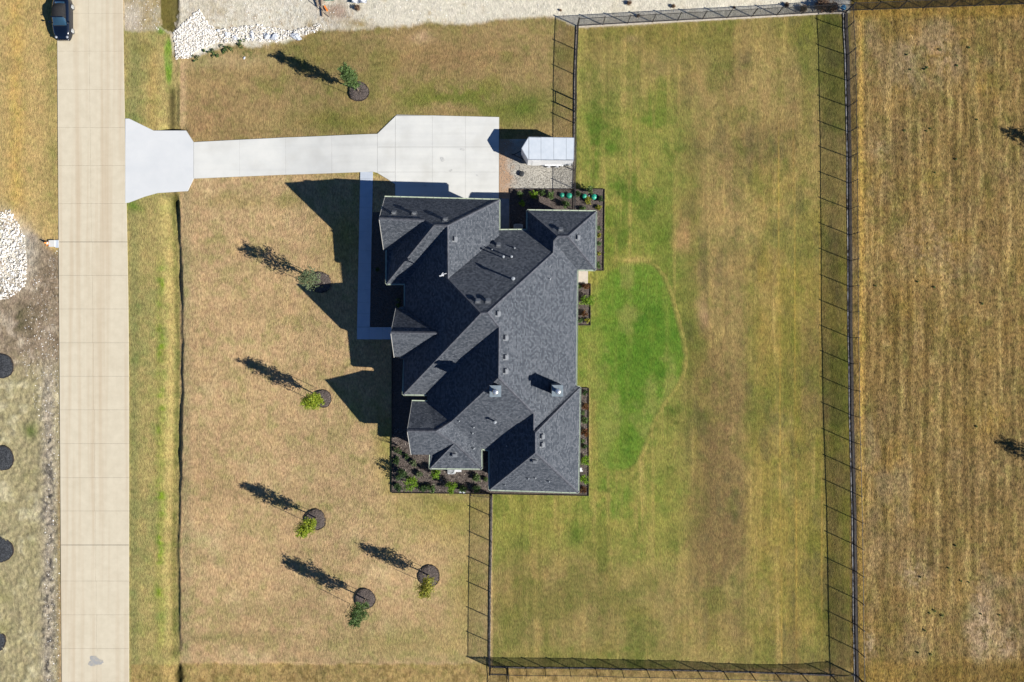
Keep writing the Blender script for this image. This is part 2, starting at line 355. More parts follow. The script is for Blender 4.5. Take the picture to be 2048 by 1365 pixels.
green = [(1250, 528), (1280, 521), (1306, 530), (1325, 552), (1340, 590), (1354, 640), (1364, 682), (1369, 715), (1365, 745), (1352, 772), (1330, 800), (1310, 835), (1296, 870), (1284, 905), (1270, 928), (1246, 941), (1215, 940), (1198, 915), (1195, 860), (1192, 800), (1176, 772), (1150, 764), (1150, 590), (1180, 590), (1215, 545)]
gx_ = PX + nf * 0.5; gy_ = PY + nf * 0.5
gm = in_poly(gx_, gy_, green).astype(float)
k_ = gm.copy()
for dx_ in (-1, 0, 1):
    for dy_ in (-1, 0, 1):
        if dx_ or dy_: k_ += np.roll(np.roll(gm, dx_, 1), dy_, 0)
gm = k_ / 9 * (0.25 + 0.75 * smooth(1165, 1235, PX + n2 * 14))
mix(A(112, 140, 50), gm * 0.88); setamp(0.6, gm)
mix(A(84, 124, 34), gm * blob(1285, 690, 60, 130, 2, 40) * 0.75); mix(A(86, 122, 32), gm * blob(1230, 860, 50, 70) * 0.6)
mix(A(136, 150, 62), gm * blob(1175, 670, 26, 90, 2, 20) * 0.8); mix(A(150, 156, 72), gm * blob(1210, 840, 16, 30) * 0.5)
mix(A(140, 148, 68), gm * smooth(0.0, 0.6, fbm(PX, PY, 11, 300, 3, 121)) * 0.5); mix(A(68, 104, 30), gm * smooth(0.05, 0.6, n2) * 0.5); mix(A(150, 148, 80), gm * smooth(0.0, 0.45, fbm(PX, PY, 45, 60, 5, 125)) * 0.7); mix(A(160, 150, 88), gm * (1 - smooth(1170, 1215, PX + n2 * 20)) * 0.5)
gd = in_poly(gx_ + 2.2, gy_ - 0.5, green).astype(float)
mix(A(60, 84, 26), np.clip(gm - gd, 0, 1) * 0.75 * smooth(1230, 1260, PX))
mix(A(178, 160, 92), np.clip(in_poly(PX - 8, PY, green) * 1.0 - gm, 0, 1) * smooth(1270, 1290, PX) * 0.55)
mix(A(190, 164, 100), bl * blob(1268, 519, 30, 7, 2, 6) * 0.8)
for cx_, cy_ in ((1312, 846), (1352, 846), (1310, 858), (1300, 864), (1297, 903), (1285, 918), (1245, 950), (1256, 946), (1275, 948), (1268, 958), (1216, 981), (1356, 812), (1344, 822)):
    mix(A(78, 96, 34), np.exp(-((PX - cx_) ** 2 + (PY - cy_) ** 2) / 16) * 0.6)
for xl, wd in ((1586, 1.3), (1637, 1.2), (1555, 1.2)):
    mix(A(208, 168, 86), bl * np.exp(-((PX - xl - PY * 0.006) / wd) ** 2) * smooth(200, 300, PY) * 0.42)
# east field
ef = smooth(1699, 1703, PX) * (1 - smooth(20000, 30000, PX)); setamp(1.05, ef)
rows = np.sin(PX / 3.1 + n1 * 1.2 + np.sin(PY / 130) * 0.8)
mix(A(150, 122, 76), ef); mix(A(164, 132, 70), ef * smooth(-0.1, 0.7, n1) * 0.8)
mix(A(136, 112, 78), ef * smooth(-0.2, 0.6, -n4) * 0.75); mix(A(118, 108, 56), ef * smooth(0.1, 0.7, fbm(PX, PY, 30, 90, 3, 91)) * 0.6); mix(A(206, 176, 116), ef * smooth(0.1, 0.8, ns) * 0.55); n5 = fbm(PX, PY, 5, 30, 2, 95); mix(A(90, 74, 42), ef * smooth(0.15, 0.8, n5) * 0.6); mix(A(208, 178, 122), ef * smooth(0.2, 0.8, -n5) * 0.4)
mix(A(98, 78, 40), ef * smooth(0.1, 0.8, -ns) * 0.6); mix(A(112, 90, 50), ef * smooth(0.2, 1, rows) * smooth(-0.3, 0.5, fbm(PX, PY, 50, 90, 3, 165)) * 0.35); n6 = fbm(PX, PY, 7, 260, 3, 161); mix(A(206, 174, 112), ef * smooth(0.1, 0.6, n6) * smooth(-0.4, 0.4, fbm(PX, PY, 30, 120, 3, 171)) * 0.5); mix(A(104, 84, 46), ef * smooth(0.1, 0.6, -n6) * 0.4); mix(A(150, 128, 96), ef * smooth(0.1, 0.5, fbm(PX, PY, 70, 130, 4, 175)) * 0.6)
mix(A(196, 158, 86), ef * np.exp(-((PX - 1722) / 7) ** 2) * 0.7)
bare = ef * np.clip(blob(1828, 1155, 26, 24, 2, 18) + blob(1962, 1250, 26, 80, 2, 18) + blob(2015, 1290, 20, 26) + blob(1738, 1290, 9, 24) + blob(1880, 115, 26, 44, 2, 24) * 0.7 + blob(1820, 130, 26, 60, 2, 24) * 0.4 + blob(1760, 300, 20, 20) * 0.5 + blob(1860, 500, 60, 60, 2, 40) * 0.35, 0, 1)
mix(A(190, 162, 132), bare * 0.75 * smooth(-0.5, 0.2, n3 + nf * 0.5))
mix(A(150, 120, 58), ef * smooth(1308, 1340, PY + n2 * 14) * 0.6); mix(A(104, 82, 42), ef * smooth(1318, 1338, PY + n2 * 8) * smooth(1790, 1870, PX) * 0.45)
mix(A(150, 118, 52), ef * (1 - smooth(26, 46, PY)) * 0.6)
# bottom strip beyond the south fence
bs = smooth(-2, 3, ey - np.where(PX > 985, 1337, 1328 + fbm(PX, PX * 0, 50, 50, 3, 6) * 4)) * (PX > 262) * (1 - smooth(1703, 1712, PX))
mix(A(176, 148, 96), bs * 0.9); mix(A(120, 100, 58), bs * smooth(0.0, 0.5, n3 + n1 * 0.4) * 0.7); setamp(0.6, bs)
mix(A(58, 56, 22), blob(360, 1352, 9, 24, 4, 4) * 0.9)
# mottling baked only as grass tone
grass = np.clip(1 - nb - rk, 0, 1) * (1 - 0.5 * gm)
nm = fbm(PX, PY, 12, 12, 3, 71); nl_ = fbm(PX, PY, 34, 34, 4, 75)
gg = (np.clip(nm * 1.1 + nl_ * 1.2, 0, 1) * 0.8 * grass)[..., None]
COL = COL * (1 - gg) + COL * np.array([0.76, 0.90, 0.72]) * gg
gs = (np.clip(-nm * 0.9 - nl_ * 1.0, 0, 1) * 0.7 * grass)[..., None]
COL = COL * (1 - gs) + COL * np.array([1.20, 1.13, 1.10]) * gs
tone = 1 + (n2 * 0.10 + n3 * 0.10 + nf * 0.30 * AMP)[..., None]
COL = np.clip(COL * tone, 0.004, 0.75)
# relief of rough ground
REL = ef * (0.9 * rows * 0.55 + n3 * 0.9 + nf * 1.1) + rk * (n2 * 1.5 + nf * 1.5) + st * (n2 * 1.2 + nf * 1.1 + n3) + band * (nf * 1.6 + n3 * 1.2) + nb * (nf * 0.5 + n3 * 0.6) + bs * (nf * 0.9 + n3 * 0.8) + blob(4, 500, 62, 74, 4, 8) * (n2 * 3 + n3 * 2)
REL = REL * (1 - smooth(111, 115, PX) * (1 - smooth(252, 256, PX))) * (1 - np.exp(-((PX - 1698) / 4) ** 2))
flat = ((PX > 960) & (PX < 1215) & (PY > 270) & (PY < 400)) | (PX < -60) | (PX > 2110) | (PY < -60) | (PY > 1425)
Z = Z0 + np.where(flat, 0, REL * 0.75) + np.where(flat, 0, nf * 0.12)
nv = GX.size; me = bpy.data.meshes.new('ground')
co = np.stack([(GX - CX) / S, (CY - GY) / S, Z / S], -1).reshape(-1, 3)
R, C = GX.shape; idx = np.arange(nv).reshape(R, C)
q = np.stack([idx[:-1, :-1], idx[1:, :-1], idx[1:, 1:], idx[:-1, 1:]], -1).reshape(-1, 4)
me.vertices.add(nv); me.vertices.foreach_set('co', co.ravel())
me.loops.add(q.size); me.loops.foreach_set('vertex_index', q.ravel().astype(np.int32))
me.polygons.add(len(q)); me.polygons.foreach_set('loop_start', np.arange(0, q.size, 4, dtype=np.int32))
try: me.polygons.foreach_set('loop_total', np.full(len(q), 4, dtype=np.int32))
except Exception: pass
me.update(calc_edges=True)
me.polygons.foreach_set('use_smooth', np.ones(len(q), bool))
ca = me.color_attributes.new('Col', 'FLOAT_COLOR', 'POINT')
ca.data.foreach_set('color', np.concatenate([COL.reshape(-1, 3), AMP.reshape(-1, 1)], 1).ravel().astype(np.float32))
ground = bpy.data.objects.new('ground', me); sc.collection.objects.link(ground); tag(ground, kind='structure')

gm_ = bpy.data.materials.new('dry_turf_and_soil'); gm_.use_nodes = True; t = gm_.node_tree; N = t.nodes; L = t.links
b = N['Principled BSDF']; b.inputs['Roughness'].default_value = 0.95; b.inputs['Specular IOR Level'].default_value = 0.1
at = N.new('ShaderNodeAttribute'); at.attribute_name = 'Col'; tc = N.new('ShaderNodeTexCoord')
def noise(scale, detail, vec=None, rough=0.6):
    n = N.new('ShaderNodeTexNoise'); n.inputs['Scale'].default_value = scale; n.inputs['Detail'].default_value = detail; n.inputs['Roughness'].default_value = rough
    L.new(vec or tc.outputs['Object'], n.inputs['Vector']); return n.outputs['Fac']
def math_(op, a, b_=None, c=None):
    n = N.new('ShaderNodeMath'); n.operation = op
    for i, v in enumerate((a, b_, c)):
        if v is None: continue
        if isinstance(v, (int, float)): n.inputs[i].default_value = v
        else: L.new(v, n.inputs[i])
    return n.outputs[0]
mp = N.new('ShaderNodeMapping'); mp.inputs['Rotation'].default_value = (0, 0, 0.7); mp.inputs['Scale'].default_value = (1, 0.45, 1); L.new(tc.outputs['Object'], mp.inputs['Vector'])
na = noise(7.0, 3, mp.outputs[0]); nb_ = noise(2.4, 4); nc = noise(16, 2)
v = math_('ADD', math_('MULTIPLY', math_('SUBTRACT', na, 0.5), 2.6), math_('MULTIPLY', math_('SUBTRACT', nb_, 0.5), 1.0))
v = math_('ADD', v, math_('MULTIPLY', math_('SUBTRACT', nc, 0.5), 1.8))
v = math_('MULTIPLY', v, at.outputs['Alpha']); v = math_('MAXIMUM', math_('ADD', v, 1.0), 0.2)
vm = N.new('ShaderNodeVectorMath'); vm.operation = 'SCALE'; L.new(at.outputs['Color'], vm.inputs[0]); L.new(v, vm.inputs['Scale'])
hs = N.new('ShaderNodeHueSaturation'); L.new(vm.outputs[0], hs.inputs['Color'])
L.new(math_('ADD', math_('MULTIPLY', noise(1.1, 5, None, 0.7), 0.05), 0.480), hs.inputs['Hue'])
L.new(hs.outputs[0], b.inputs['Base Color'])
bp = N.new('ShaderNodeBump'); bp.inputs['Distance'].default_value = 0.075; L.new(math_('MULTIPLY', math_('ADD', na, nc), math_('ADD', at.outputs['Alpha'], 0.12)), bp.inputs['Height'])
L.new(bp.outputs[0], b.inputs['Normal']); me.materials.append(gm_)

# ------------------------------------------------------------------ paving
M = {}
M['road'] = mat('road_concrete', A(234, 222, 198), A(226, 214, 190), 0.85, 1.3, 0.004, 30)
M['joint'] = mat('grey_joint_filler', (0.17, 0.155, 0.13), None, 0.95)
M['joint2'] = mat('pale_joint_filler', (0.27, 0.265, 0.25), None, 0.95)
M['drive'] = mat('driveway_concrete', A(240, 239, 235), A(231, 231, 228), 0.8, 0.5, 0.003, 30)
M['apron'] = mat('apron_concrete', A(237, 238, 240), A(229, 231, 234), 0.8, 0.4, 0.003, 30)
M['walk'] = mat('walk_concrete', A(218, 226, 238), A(208, 216, 230), 0.85, 1.5, 0.003, 30)
def streaks(m, amt, sx, sy, col):
    """long tyre or rain streaks that belong to the concrete"""
    t = m.node_tree; N = t.nodes; L = t.links; b = N['Principled BSDF']; src = b.inputs['Base Color'].links[0].from_socket
    tc = N.new('ShaderNodeTexCoord'); mp = N.new('ShaderNodeMapping'); mp.inputs['Scale'].default_value = (sx, sy, 1)
    L.new(tc.outputs['Object'], mp.inputs[0]); n = N.new('ShaderNodeTexNoise'); n.inputs['Scale'].default_value = 1; n.inputs['Detail'].default_value = 5
    L.new(mp.outputs[0], n.inputs['Vector']); r = N.new('ShaderNodeValToRGB'); r.color_ramp.elements[0].position = 0.48; r.color_ramp.elements[1].position = 0.72
    L.new(n.outputs['Fac'], r.inputs['Fac']); x = N.new('ShaderNodeMix'); x.data_type = 'RGBA'
    mm = N.new('ShaderNodeMath'); mm.operation = 'MULTIPLY'; mm.inputs[1].default_value = amt
    L.new(r.outputs[0], mm.inputs[0]); L.new(mm.outputs[0], x.inputs[0]); L.new(src, x.inputs[6]); x.inputs[7].default_value = (*col, 1)
    L.new(x.outputs[2], b.inputs['Base Color'])
streaks(M['road'], 0.55, 1.6, 0.035, A(206, 182, 152)); streaks(M['road'], 0.12, 0.6, 0.6, A(196, 180, 152))
streaks(M['drive'], 0.3, 0.06, 1.6, A(205, 205, 204)); streaks(M['drive'], 0.35, 0.5, 0.5, A(214, 210, 202)); streaks(M['drive'], 0.35, 0.25, 0.3, A(218, 219, 220)); streaks(M['walk'], 0.3, 0.8, 0.8, A(190, 200, 214)); streaks(M['apron'], 0.3, 0.2, 0.9, A(221, 224, 229))

def slab(name, pts, off, m, parent=None, thick=8.0, gap=0.0, raw=False):
    """a paving slab over the terrain; pts in photograph coordinates"""
    g = [(p if raw else G(*p)) for p in pts]
    if gap:
        cx_ = sum(p[0] for p in g) / len(g); cy_ = sum(p[1] for p in g) / len(g)
        g = [(p[0] + (gap if p[0] < cx_ else -gap), p[1] + (gap if p[1] < cy_ else -gap)) for p in g]
    bm = bmesh.new(); bm.faces.new([bm.verts.new((p[0], p[1], 0)) for p in g])
    x0, x1 = min(p[0] for p in g), max(p[0] for p in g)
    for xc in range(530, 780, 5):
        if x0 < xc < x1:
            bmesh.ops.bisect_plane(bm, geom=bm.verts[:] + bm.edges[:] + bm.faces[:], plane_co=(xc, 0, 0), plane_no=(1, 0, 0))
    for v_ in bm.verts:
        v_.co.z = -15 * (1 - float(smooth(535, 775, v_.co.x))) + off
    be = [e for e in bm.edges if e.is_boundary]
    r = bmesh.ops.extrude_edge_only(bm, edges=be)
    for v_ in r['geom']:
        if isinstance(v_, bmesh.types.BMVert): v_.co.z -= thick
    for v_ in bm.verts: v_.co = W(v_.co.x, v_.co.y, v_.co.z)
    bmesh.ops.recalc_face_normals(bm, faces=bm.faces)
    if sum(f.normal.z * f.calc_area() for f in bm.faces) < 0: bmesh.ops.reverse_faces(bm, faces=bm.faces)
    me = bpy.data.meshes.new(name); bm.to_mesh(me); bm.free(); me.materials.append(m)
    o = bpy.data.objects.new(name, me); sc.collection.objects.link(o)
    if parent is not None: o.parent = parent; 
    return o

def edgeL(y): return 115 + (y / 1365) * 9.5
def edgeR(y): return 247 + 12.5 * float(smooth(-100, 800, y)) - 1.0
road = slab('road', [(edgeL(y), y) for y in (-2200, 0, 400, 800, 1365, 3600)] + [(edgeR(y), y) for y in (3600, 1365, 800, 600, 400, 200, 0, -2200)], 0.5, M['joint'], None, 6)
tag(road, kind='structure')
ry = [-350, -275, -199, -123, -47.5, 28, 103.5, 180, 256, 332, 408, 484.5, 551.5, 618.5, 686, 753, 820, 887.5, 955.5, 1022, 1090, 1162, 1229.5, 1297, 1364, 1431, 1500, 1570]
for y0, y1 in zip(ry, ry[1:]):
    c0 = 178 + y0 * 0.012 + (1.5 if y0 > 480 else 0); c1 = 178 + y1 * 0.012
    big = 0.9 if abs(y1 - 484.5) < 1 or abs(y1 - 1090) < 1 else 0.3
    big0 = 0.9 if abs(y0 - 484.5) < 1 or abs(y0 - 1090) < 1 else 0.3
    for a0, a1, b0, b1 in ((edgeL(y0), edgeL(y1), c0 - .2, c1 - .2), (c0 + .2, c1 + .2, edgeR(y0), edgeR(y1))):
        slab('road_slab', [(a0, y0 + big0 / 2), (a1, y1 - big / 2), (b1, y1 - big / 2), (b0, y0 + big0 / 2)], 1.6 + random.uniform(0, .1), M['road'], road, 1.2)
# damp patch on the road near the bottom
pm = mat('damp_stain', A(176, 176, 178), A(206, 196, 176), 0.7, 3.0, contrast=(0.4, 0.7))
mb = MB(); pts = []
for k in range(30):
    a = 2 * math.pi * k / 30; r_ = 12 * (1 + 0.22 * math.sin(3 * a + 1) + 0.15 * random.uniform(-1, 1)); r_y = 0.8
    p = PG(192 + r_ * math.cos(a) * 1.15, 1322 + r_ * r_y * math.sin(a)); pts.append((p.x, p.y, (-15 + 1.6 + 0.2) / S))
mb.poly(pts[::-1]); o = mb.build('road_stain', pm, road)

dr = [(251, 238), (259, 238), (308, 262), (373, 262), (388, 285), (560, 276), (755, 268.5), (794, 230), (998.5, 235), (997.5, 424), (791, 424), (789.7, 368.5), (775, 359), (752.7, 345.5), (746, 344.5), (560, 350.5), (388, 358), (386, 362), (376, 383), (345, 385), (315, 387), (290, 394), (258, 406), (251, 407)]
drive = slab('driveway', dr, 1.0, M['joint2'], None, 16); tag(drive, kind='structure')
slab('driveway_slab', [(251.6, 238.3), (259, 238.3), (308, 262.3), (373, 262.3), (387.6, 285.3), (387.6, 357.8), (386, 362), (376, 382.7), (345, 384.7), (315, 386.7), (290, 393.7), (258, 405.7), (251.6, 406.7)], 1.9, M['apron'], drive, 1.3)
def top_y(x): return float(np.interp(x, [388, 560, 755, 794, 998.5], [285, 276, 268.5, 230, 235]))
def bot_y(x): return float(np.interp(x, [388, 560, 746, 752.7, 775, 789.7, 790, 998], [358, 350.5, 344.5, 345.5, 359, 368.5, 424, 424]))
jx = [388.3, 480, 572, 664, 755]
for x0, x1 in zip(jx, jx[1:]):
    e = min(x1, 746)
    pts = [(x0 + .12, top_y(x0) + .3), (x1 - .12, top_y(x1) + .3), (x1 - .12, bot_y(x1) - .3)]
    if x1 > 746: pts.append((746, bot_y(746) - .3))
    slab('driveway_slab', pts + [(x0 + .12, bot_y(x0) - .3)], 1.85, M['drive'], drive, 1.2)
jy = [295, 345, 424]
def cell(x0, x1, y0, y1, pre=None):
    slab('driveway_slab', pre or [(x0 + .12, y0 + .12), (x1 - .12, y0 + .12), (x1 - .12, y1 - .12), (x0 + .12, y1 - .12)], 1.85 + random.uniform(0, .08), M['drive'], drive, 1.2)
cell(0, 0, 0, 0, [(755.3, 268.6), (790.7, 234), (790.7, 294.7), (755.3, 294.7)])
cell(0, 0, 0, 0, [(755.3, 295.3), (790.7, 295.3), (790.7, 344.7), (755.3, 344.7)])
cell(0, 0, 0, 0, [(755.3, 345.3), (790.7, 345.3), (790.7, 368.6), (789.7, 368.2), (775, 358.7), (755.3, 346.8)])
px_ = [791, 865, 931, 997.8]
for x0, x1 in zip(px_, px_[1:]):
    cell(0, 0, 0, 0, [(x0 + .12, max(top_y(x0), 230.6) + .3), (x1 - .12, top_y(x1) + .3), (x1 - .12, 294.7), (x0 + .12, 294.7)])
    cell(x0, x1, 295, 345); cell(x0, x1, 345, 423.6)

om = mat('old_oil_stain', A(196, 196, 196), A(222, 221, 218), 0.7, 5.0, contrast=(0.35, 0.6))
for (px, py, rx) in ((885, 320, 5), (902, 342, 3), (955, 352, 2.2), (850, 372, 2.5), (925, 300, 3.5)):
    mb = MB(); pts = []
    for k in range(22):
        a = 2 * math.pi * k / 22; q2 = rx * (1 + .3 * math.sin(2 * a + px) + random.uniform(-.15, .15)); pts.append((*W(px + q2 * math.cos(a), py + q2 * .8 * math.sin(a), 0).xy, 2.2 / S))
    mb.poly(pts[::-1]); mb.build('oil_stain', om, drive)
def L_walk(y): return 721 - (y - 345) / 334 * 7.0
def R_walk(y): return 746 - (y - 345) / 334 * 6.5
walk = slab('walkway', [(L_walk(345), 344), (R_walk(345), 344), (R_walk(655), 655), (806, 655), (806, 680), (L_walk(679), 679)], 0.9, M['joint'], None, 6); tag(walk, kind='structure')
yy = [344.5, 358, 393, 416, 440, 464, 502, 528, 554, 580, 605, 628, 654.5]
for y0, y1 in zip(yy, yy[1:]):
    slab('walkway_slab', [(L_walk(y0), y0 + .12), (R_walk(y0), y0 + .12), (R_walk(y1), y1 - .12), (L_walk(y1), y1 - .12)], 1.6, M['walk'], walk, 1.1)
xx = [714.3, 738.5, 765, 790, 806]
for x0, x1 in zip(xx, xx[1:]):
    slab('walkway_slab', [(x0 + .12, 655), (x1 - .12, 655), (x1 - .12, 679.3), (x0 + .12, 679)], 1.6, M['walk'], walk, 1.1)
side = slab('side_path', [(999.5, 398), (1018.5, 398), (1018.5, 470), (999.5, 470)], 1.2, mat('side_path_concrete', A(170, 172, 176), A(150, 152, 156), 0.9, 2), None, 4); tag(side, kind='structure')
step = slab('patio_pad', [(1140, 541), (1176, 541), (1175.5, 567.5), (1140, 567)], 2.2, mat('patio_concrete', A(226, 214, 200), A(210, 200, 186), 0.85, 3), None, 5); tag(step, kind='structure')

# gravel parking spot: a sheet with thousands of small stones on it
M['gravel'] = mat('gravel_bed_fines', A(222, 216, 206), A(196, 190, 180), 0.95, 22, 0.02, 40)
def dirt(m, col, lo, hi, sc_=0.5):
    t = m.node_tree; N = t.nodes; L = t.links; b = N['Principled BSDF']; src = b.inputs['Base Color'].links[0].from_socket
    tc = N.new('ShaderNodeTexCoord'); sp = N.new('ShaderNodeSeparateXYZ'); L.new(tc.outputs['Object'], sp.inputs[0])
    n = N.new('ShaderNodeTexNoise'); n.inputs['Scale'].default_value = 1.2; n.inputs['Detail'].default_value = 5; L.new(tc.outputs['Object'], n.inputs['Vector'])
    a = N.new('ShaderNodeMath'); a.operation = 'MULTIPLY_ADD'; a.inputs[1].default_value = 3.0; L.new(n.outputs['Fac'], a.inputs[0]); L.new(sp.outputs['X'], a.inputs[2])
    mr = N.new('ShaderNodeMapRange'); mr.inputs['From Min'].default_value = lo; mr.inputs['From Max'].default_value = hi; mr.inputs['To Min'].default_value = 0.9; mr.inputs['To Max'].default_value = 0.0
    L.new(a.outputs[0], mr.inputs[0]); x = N.new('ShaderNodeMix'); x.data_type = 'RGBA'
    L.new(mr.outputs[0], x.inputs[0]); L.new(src, x.inputs[6]); x.inputs[7].default_value = (*col, 1); L.new(x.outputs[2], b.inputs['Base Color'])
dirt(M['gravel'], A(196, 158, 126), 0.9, 2.0)
gpoly = [(998.7, 279), (1149.5, 279), (1148.5, 379), (1020.5, 380), (1020.5, 398), (998.7, 398)]
gr = slab('gravel_pad', gpoly, 0.6, M['gravel'], None, 3); tag(gr, kind='structure')
mb = MB(); random.seed(5)
M['stone'] = leaf_mat('pale_gravel_stone', A(248, 244, 236), A(216, 210, 200), A(160, 152, 142))
while len(mb.f) < 9000 * 3:
    x = random.uniform(1000, 1149); y = random.uniform(280, 397)
    if y > 379 and x > 1020: continue
    if x < 1020 and random.random() < 0.6: continue
    c = W(x, y, 0.9); s = random.uniform(0.3, 1.0) / S; a = random.uniform(0, 6.3)
    n = len(mb.v); h_ = s * random.uniform(.5, 1)
    for k in range(3): mb.v.append(c + Vector((math.cos(a + k * 2.1) * s, math.sin(a + k * 2.1) * s * .8, -0.01)))
    mb.v.append(c + Vector((0, 0, h_)))
    mb.f += [(n, n + 1, n + 3), (n + 1, n + 2, n + 3), (n + 2, n, n + 3)]
o = mb.build('gravel', M['stone']); tag(o, 'pale loose gravel spread beside the driveway under the white trailer', 'gravel', kind='stuff')

# ------------------------------------------------------------------ house
rm = bpy.data.materials.new('charcoal_shingles'); rm.use_nodes = True; t = rm.node_tree; N = t.nodes; L = t.links
b = N['Principled BSDF']; b.inputs['Roughness'].default_value = 0.9; b.inputs['Specular IOR Level'].default_value = 0.08
uv = N.new('ShaderNodeUVMap'); uv.uv_map = 'UVMap'
br = N.new('ShaderNodeTexBrick'); br.offset = 0.37; br.inputs['Scale'].default_value = 1; br.inputs['Brick Width'].default_value = 0.19; br.inputs['Row Height'].default_value = 0.145
br.inputs['Mortar Size'].default_value = 0.012; br.inputs['Mortar Smooth'].default_value = 0.3; br.inputs['Bias'].default_value = 0.0
br.inputs['Color1'].default_value = (0.044, 0.052, 0.064, 1); br.inputs['Color2'].default_value = (0.112, 0.122, 0.138, 1); br.inputs['Mortar'].default_value = (0.03, 0.034, 0.042, 1)
L.new(uv.outputs[0], br.inputs['Vector'])
no = N.new('ShaderNodeTexNoise'); no.inputs['Scale'].default_value = 8; no.inputs['Detail'].default_value = 5; no.inputs['Roughness'].default_value = .75; L.new(uv.outputs[0], no.inputs['Vector'])
mr = N.new('ShaderNodeMapRange'); mr.inputs['From Min'].default_value = 0.3; mr.inputs['From Max'].default_value = 0.7; mr.inputs['To Min'].default_value = 0.72; mr.inputs['To Max'].default_value = 1.3
L.new(no.outputs['Fac'], mr.inputs[0]); vs = N.new('ShaderNodeVectorMath'); vs.operation = 'SCALE'; L.new(br.outputs['Color'], vs.inputs[0]); L.new(mr.outputs[0], vs.inputs['Scale'])
L.new(vs.outputs[0], b.inputs['Base Color'])
# each course rises to its lower edge
sx = N.new('ShaderNodeSeparateXYZ'); L.new(uv.outputs[0], sx.inputs[0])
f1 = N.new('ShaderNodeMath'); f1.operation = 'DIVIDE'; f1.inputs[1].default_value = 0.145; L.new(sx.outputs['Y'], f1.inputs[0])
f2 = N.new('ShaderNodeMath'); f2.operation = 'FRACT'; L.new(f1.outputs[0], f2.inputs[0])
f3 = N.new('ShaderNodeMath'); f3.operation = 'SUBTRACT'; f3.inputs[0].default_value = 1.0; L.new(f2.outputs[0], f3.inputs[1])
f4 = N.new('ShaderNodeMath'); f4.operation = 'MULTIPLY_ADD'; L.new(no.outputs['Fac'], f4.inputs[0]); f4.inputs[1].default_value = 0.25; L.new(f3.outputs[0], f4.inputs[2])
bp = N.new('ShaderNodeBump'); bp.inputs['Distance'].default_value = 0.012; bp.inputs['Strength'].default_value = 1; L.new(f4.outputs[0], bp.inputs['Height']); L.new(bp.outputs[0], b.inputs['Normal'])
M['shingle'] = rm
M['cap'] = mat('ridge_cap_shingle', (0.045, 0.05, 0.062), (0.095, 0.10, 0.115), 0.9, 4.0)
M['gutter'] = mat('sage_gutter_metal', (0.34, 0.40, 0.31), (0.44, 0.49, 0.38), 0.45, 3, spec=0.5)
M['soffit'] = mat('painted_soffit', (0.45, 0.44, 0.40), None, 0.8)
M['wall'] = mat('pale_limestone_wall', (0.42, 0.39, 0.33), (0.30, 0.27, 0.22), 0.9, 2.5, 0.01, 6)
M['galv'] = mat('galvanised_metal', (0.50, 0.54, 0.58), (0.62, 0.66, 0.70), 0.35, 6, metal=0.75, spec=0.5)
M['ventbox'] = mat('grey_roof_vent', (0.11, 0.12, 0.135), (0.15, 0.16, 0.175), 0.6, 8)
M['pvc'] = mat('weathered_grey_pipe', (0.22, 0.24, 0.26), (0.30, 0.32, 0.34), 0.5, 8)
M['lid'] = mat('weathered_zinc_lid', (0.13, 0.165, 0.19), (0.19, 0.23, 0.26), 0.5, 5, spec=0.4)
M['white'] = mat('white_paint', (0.52, 0.53, 0.55), (0.58, 0.59, 0.60), 0.45, 3)
M['black'] = mat('black_metal', (0.02, 0.02, 0.022), (0.03, 0.03, 0.033), 0.45, 8, spec=0.5)
M['glass'] = mat('dark_window_glass', (0.02, 0.025, 0.03), None, 0.08, spec=0.8)
M['door'] = mat('stained_wood_door', (0.12, 0.06, 0.03), (0.17, 0.09, 0.045), 0.5, 5)

house = empty('house', W(990, 700, 0), 'large single storey house with charcoal shingle roof of many hips and gables', 'house')
V = dict(a=(769.5, 394.5, 82), b=(998.5, 400.5, 82), g1p=(758, 437, 150), g1e=(850, 441, 150), g1s1=(767, 500, 82), g1s2=(784, 500.5, 83),
    aW=(868, 451, 163), aE=(895, 452, 163), rS=(896, 558, 161), V0=(998.5, 471.5, 90), E1=(998.5, 461, 84), SWg=(773, 568, 82), Wt=(773.5, 498, 82), V1=(810, 568, 83),
    apL=(961.5, 627, 212), apR=(975, 625.5, 212), SWm=(806.5, 789.5, 84), N2=(1054.5, 460.5, 84), J1=(1106, 506, 120), K=(1107, 482, 124),
    wN1=(1055, 421.5, 84), wN2=(1192, 423.5, 84), wE=(1190.5, 540, 84), wr1=(1115, 473, 131), wr2=(1135.7, 473, 131), vE=(1154.5, 540, 84), mE=(1152, 771, 84),
    R3N=(998, 655, 197), R3S=(997, 756, 197), R3E=(1067, 827, 150), R5a=(1067, 861, 150), R5N=(1070.5, 866, 154), R5S=(1070.5, 906, 154),
    NE5=(1160, 775, 84), NW5=(1149, 774, 84), SE5=(1156.5, 985.5, 84), SW5=(979, 980, 84), W5=(979, 901, 84), V5b=(974, 899, 84), Vb=(962.5, 898, 84),
    SE7=(963, 938, 84), SW7=(860, 937, 84), W7=(861, 909, 84), t4=(909, 887, 107), s4b=(872, 910, 84), s4a=(822, 909.5, 84), p4=(814.3, 862.3, 130), r4=(871.4, 863, 130),
    Q=(902, 844, 120), V4=(854.7, 803.7, 84), n4=(824, 803, 84), V3=(853, 790, 84),
    p2=(781.5, 665.3, 149), e2=(875, 667, 147), n2a=(791, 617.5, 86), n2b=(808, 618.6, 86), s2a=(788, 714, 86), s2b=(812, 714.7, 86), wm1=(810, 612, 84), wm2=(809, 720, 84))
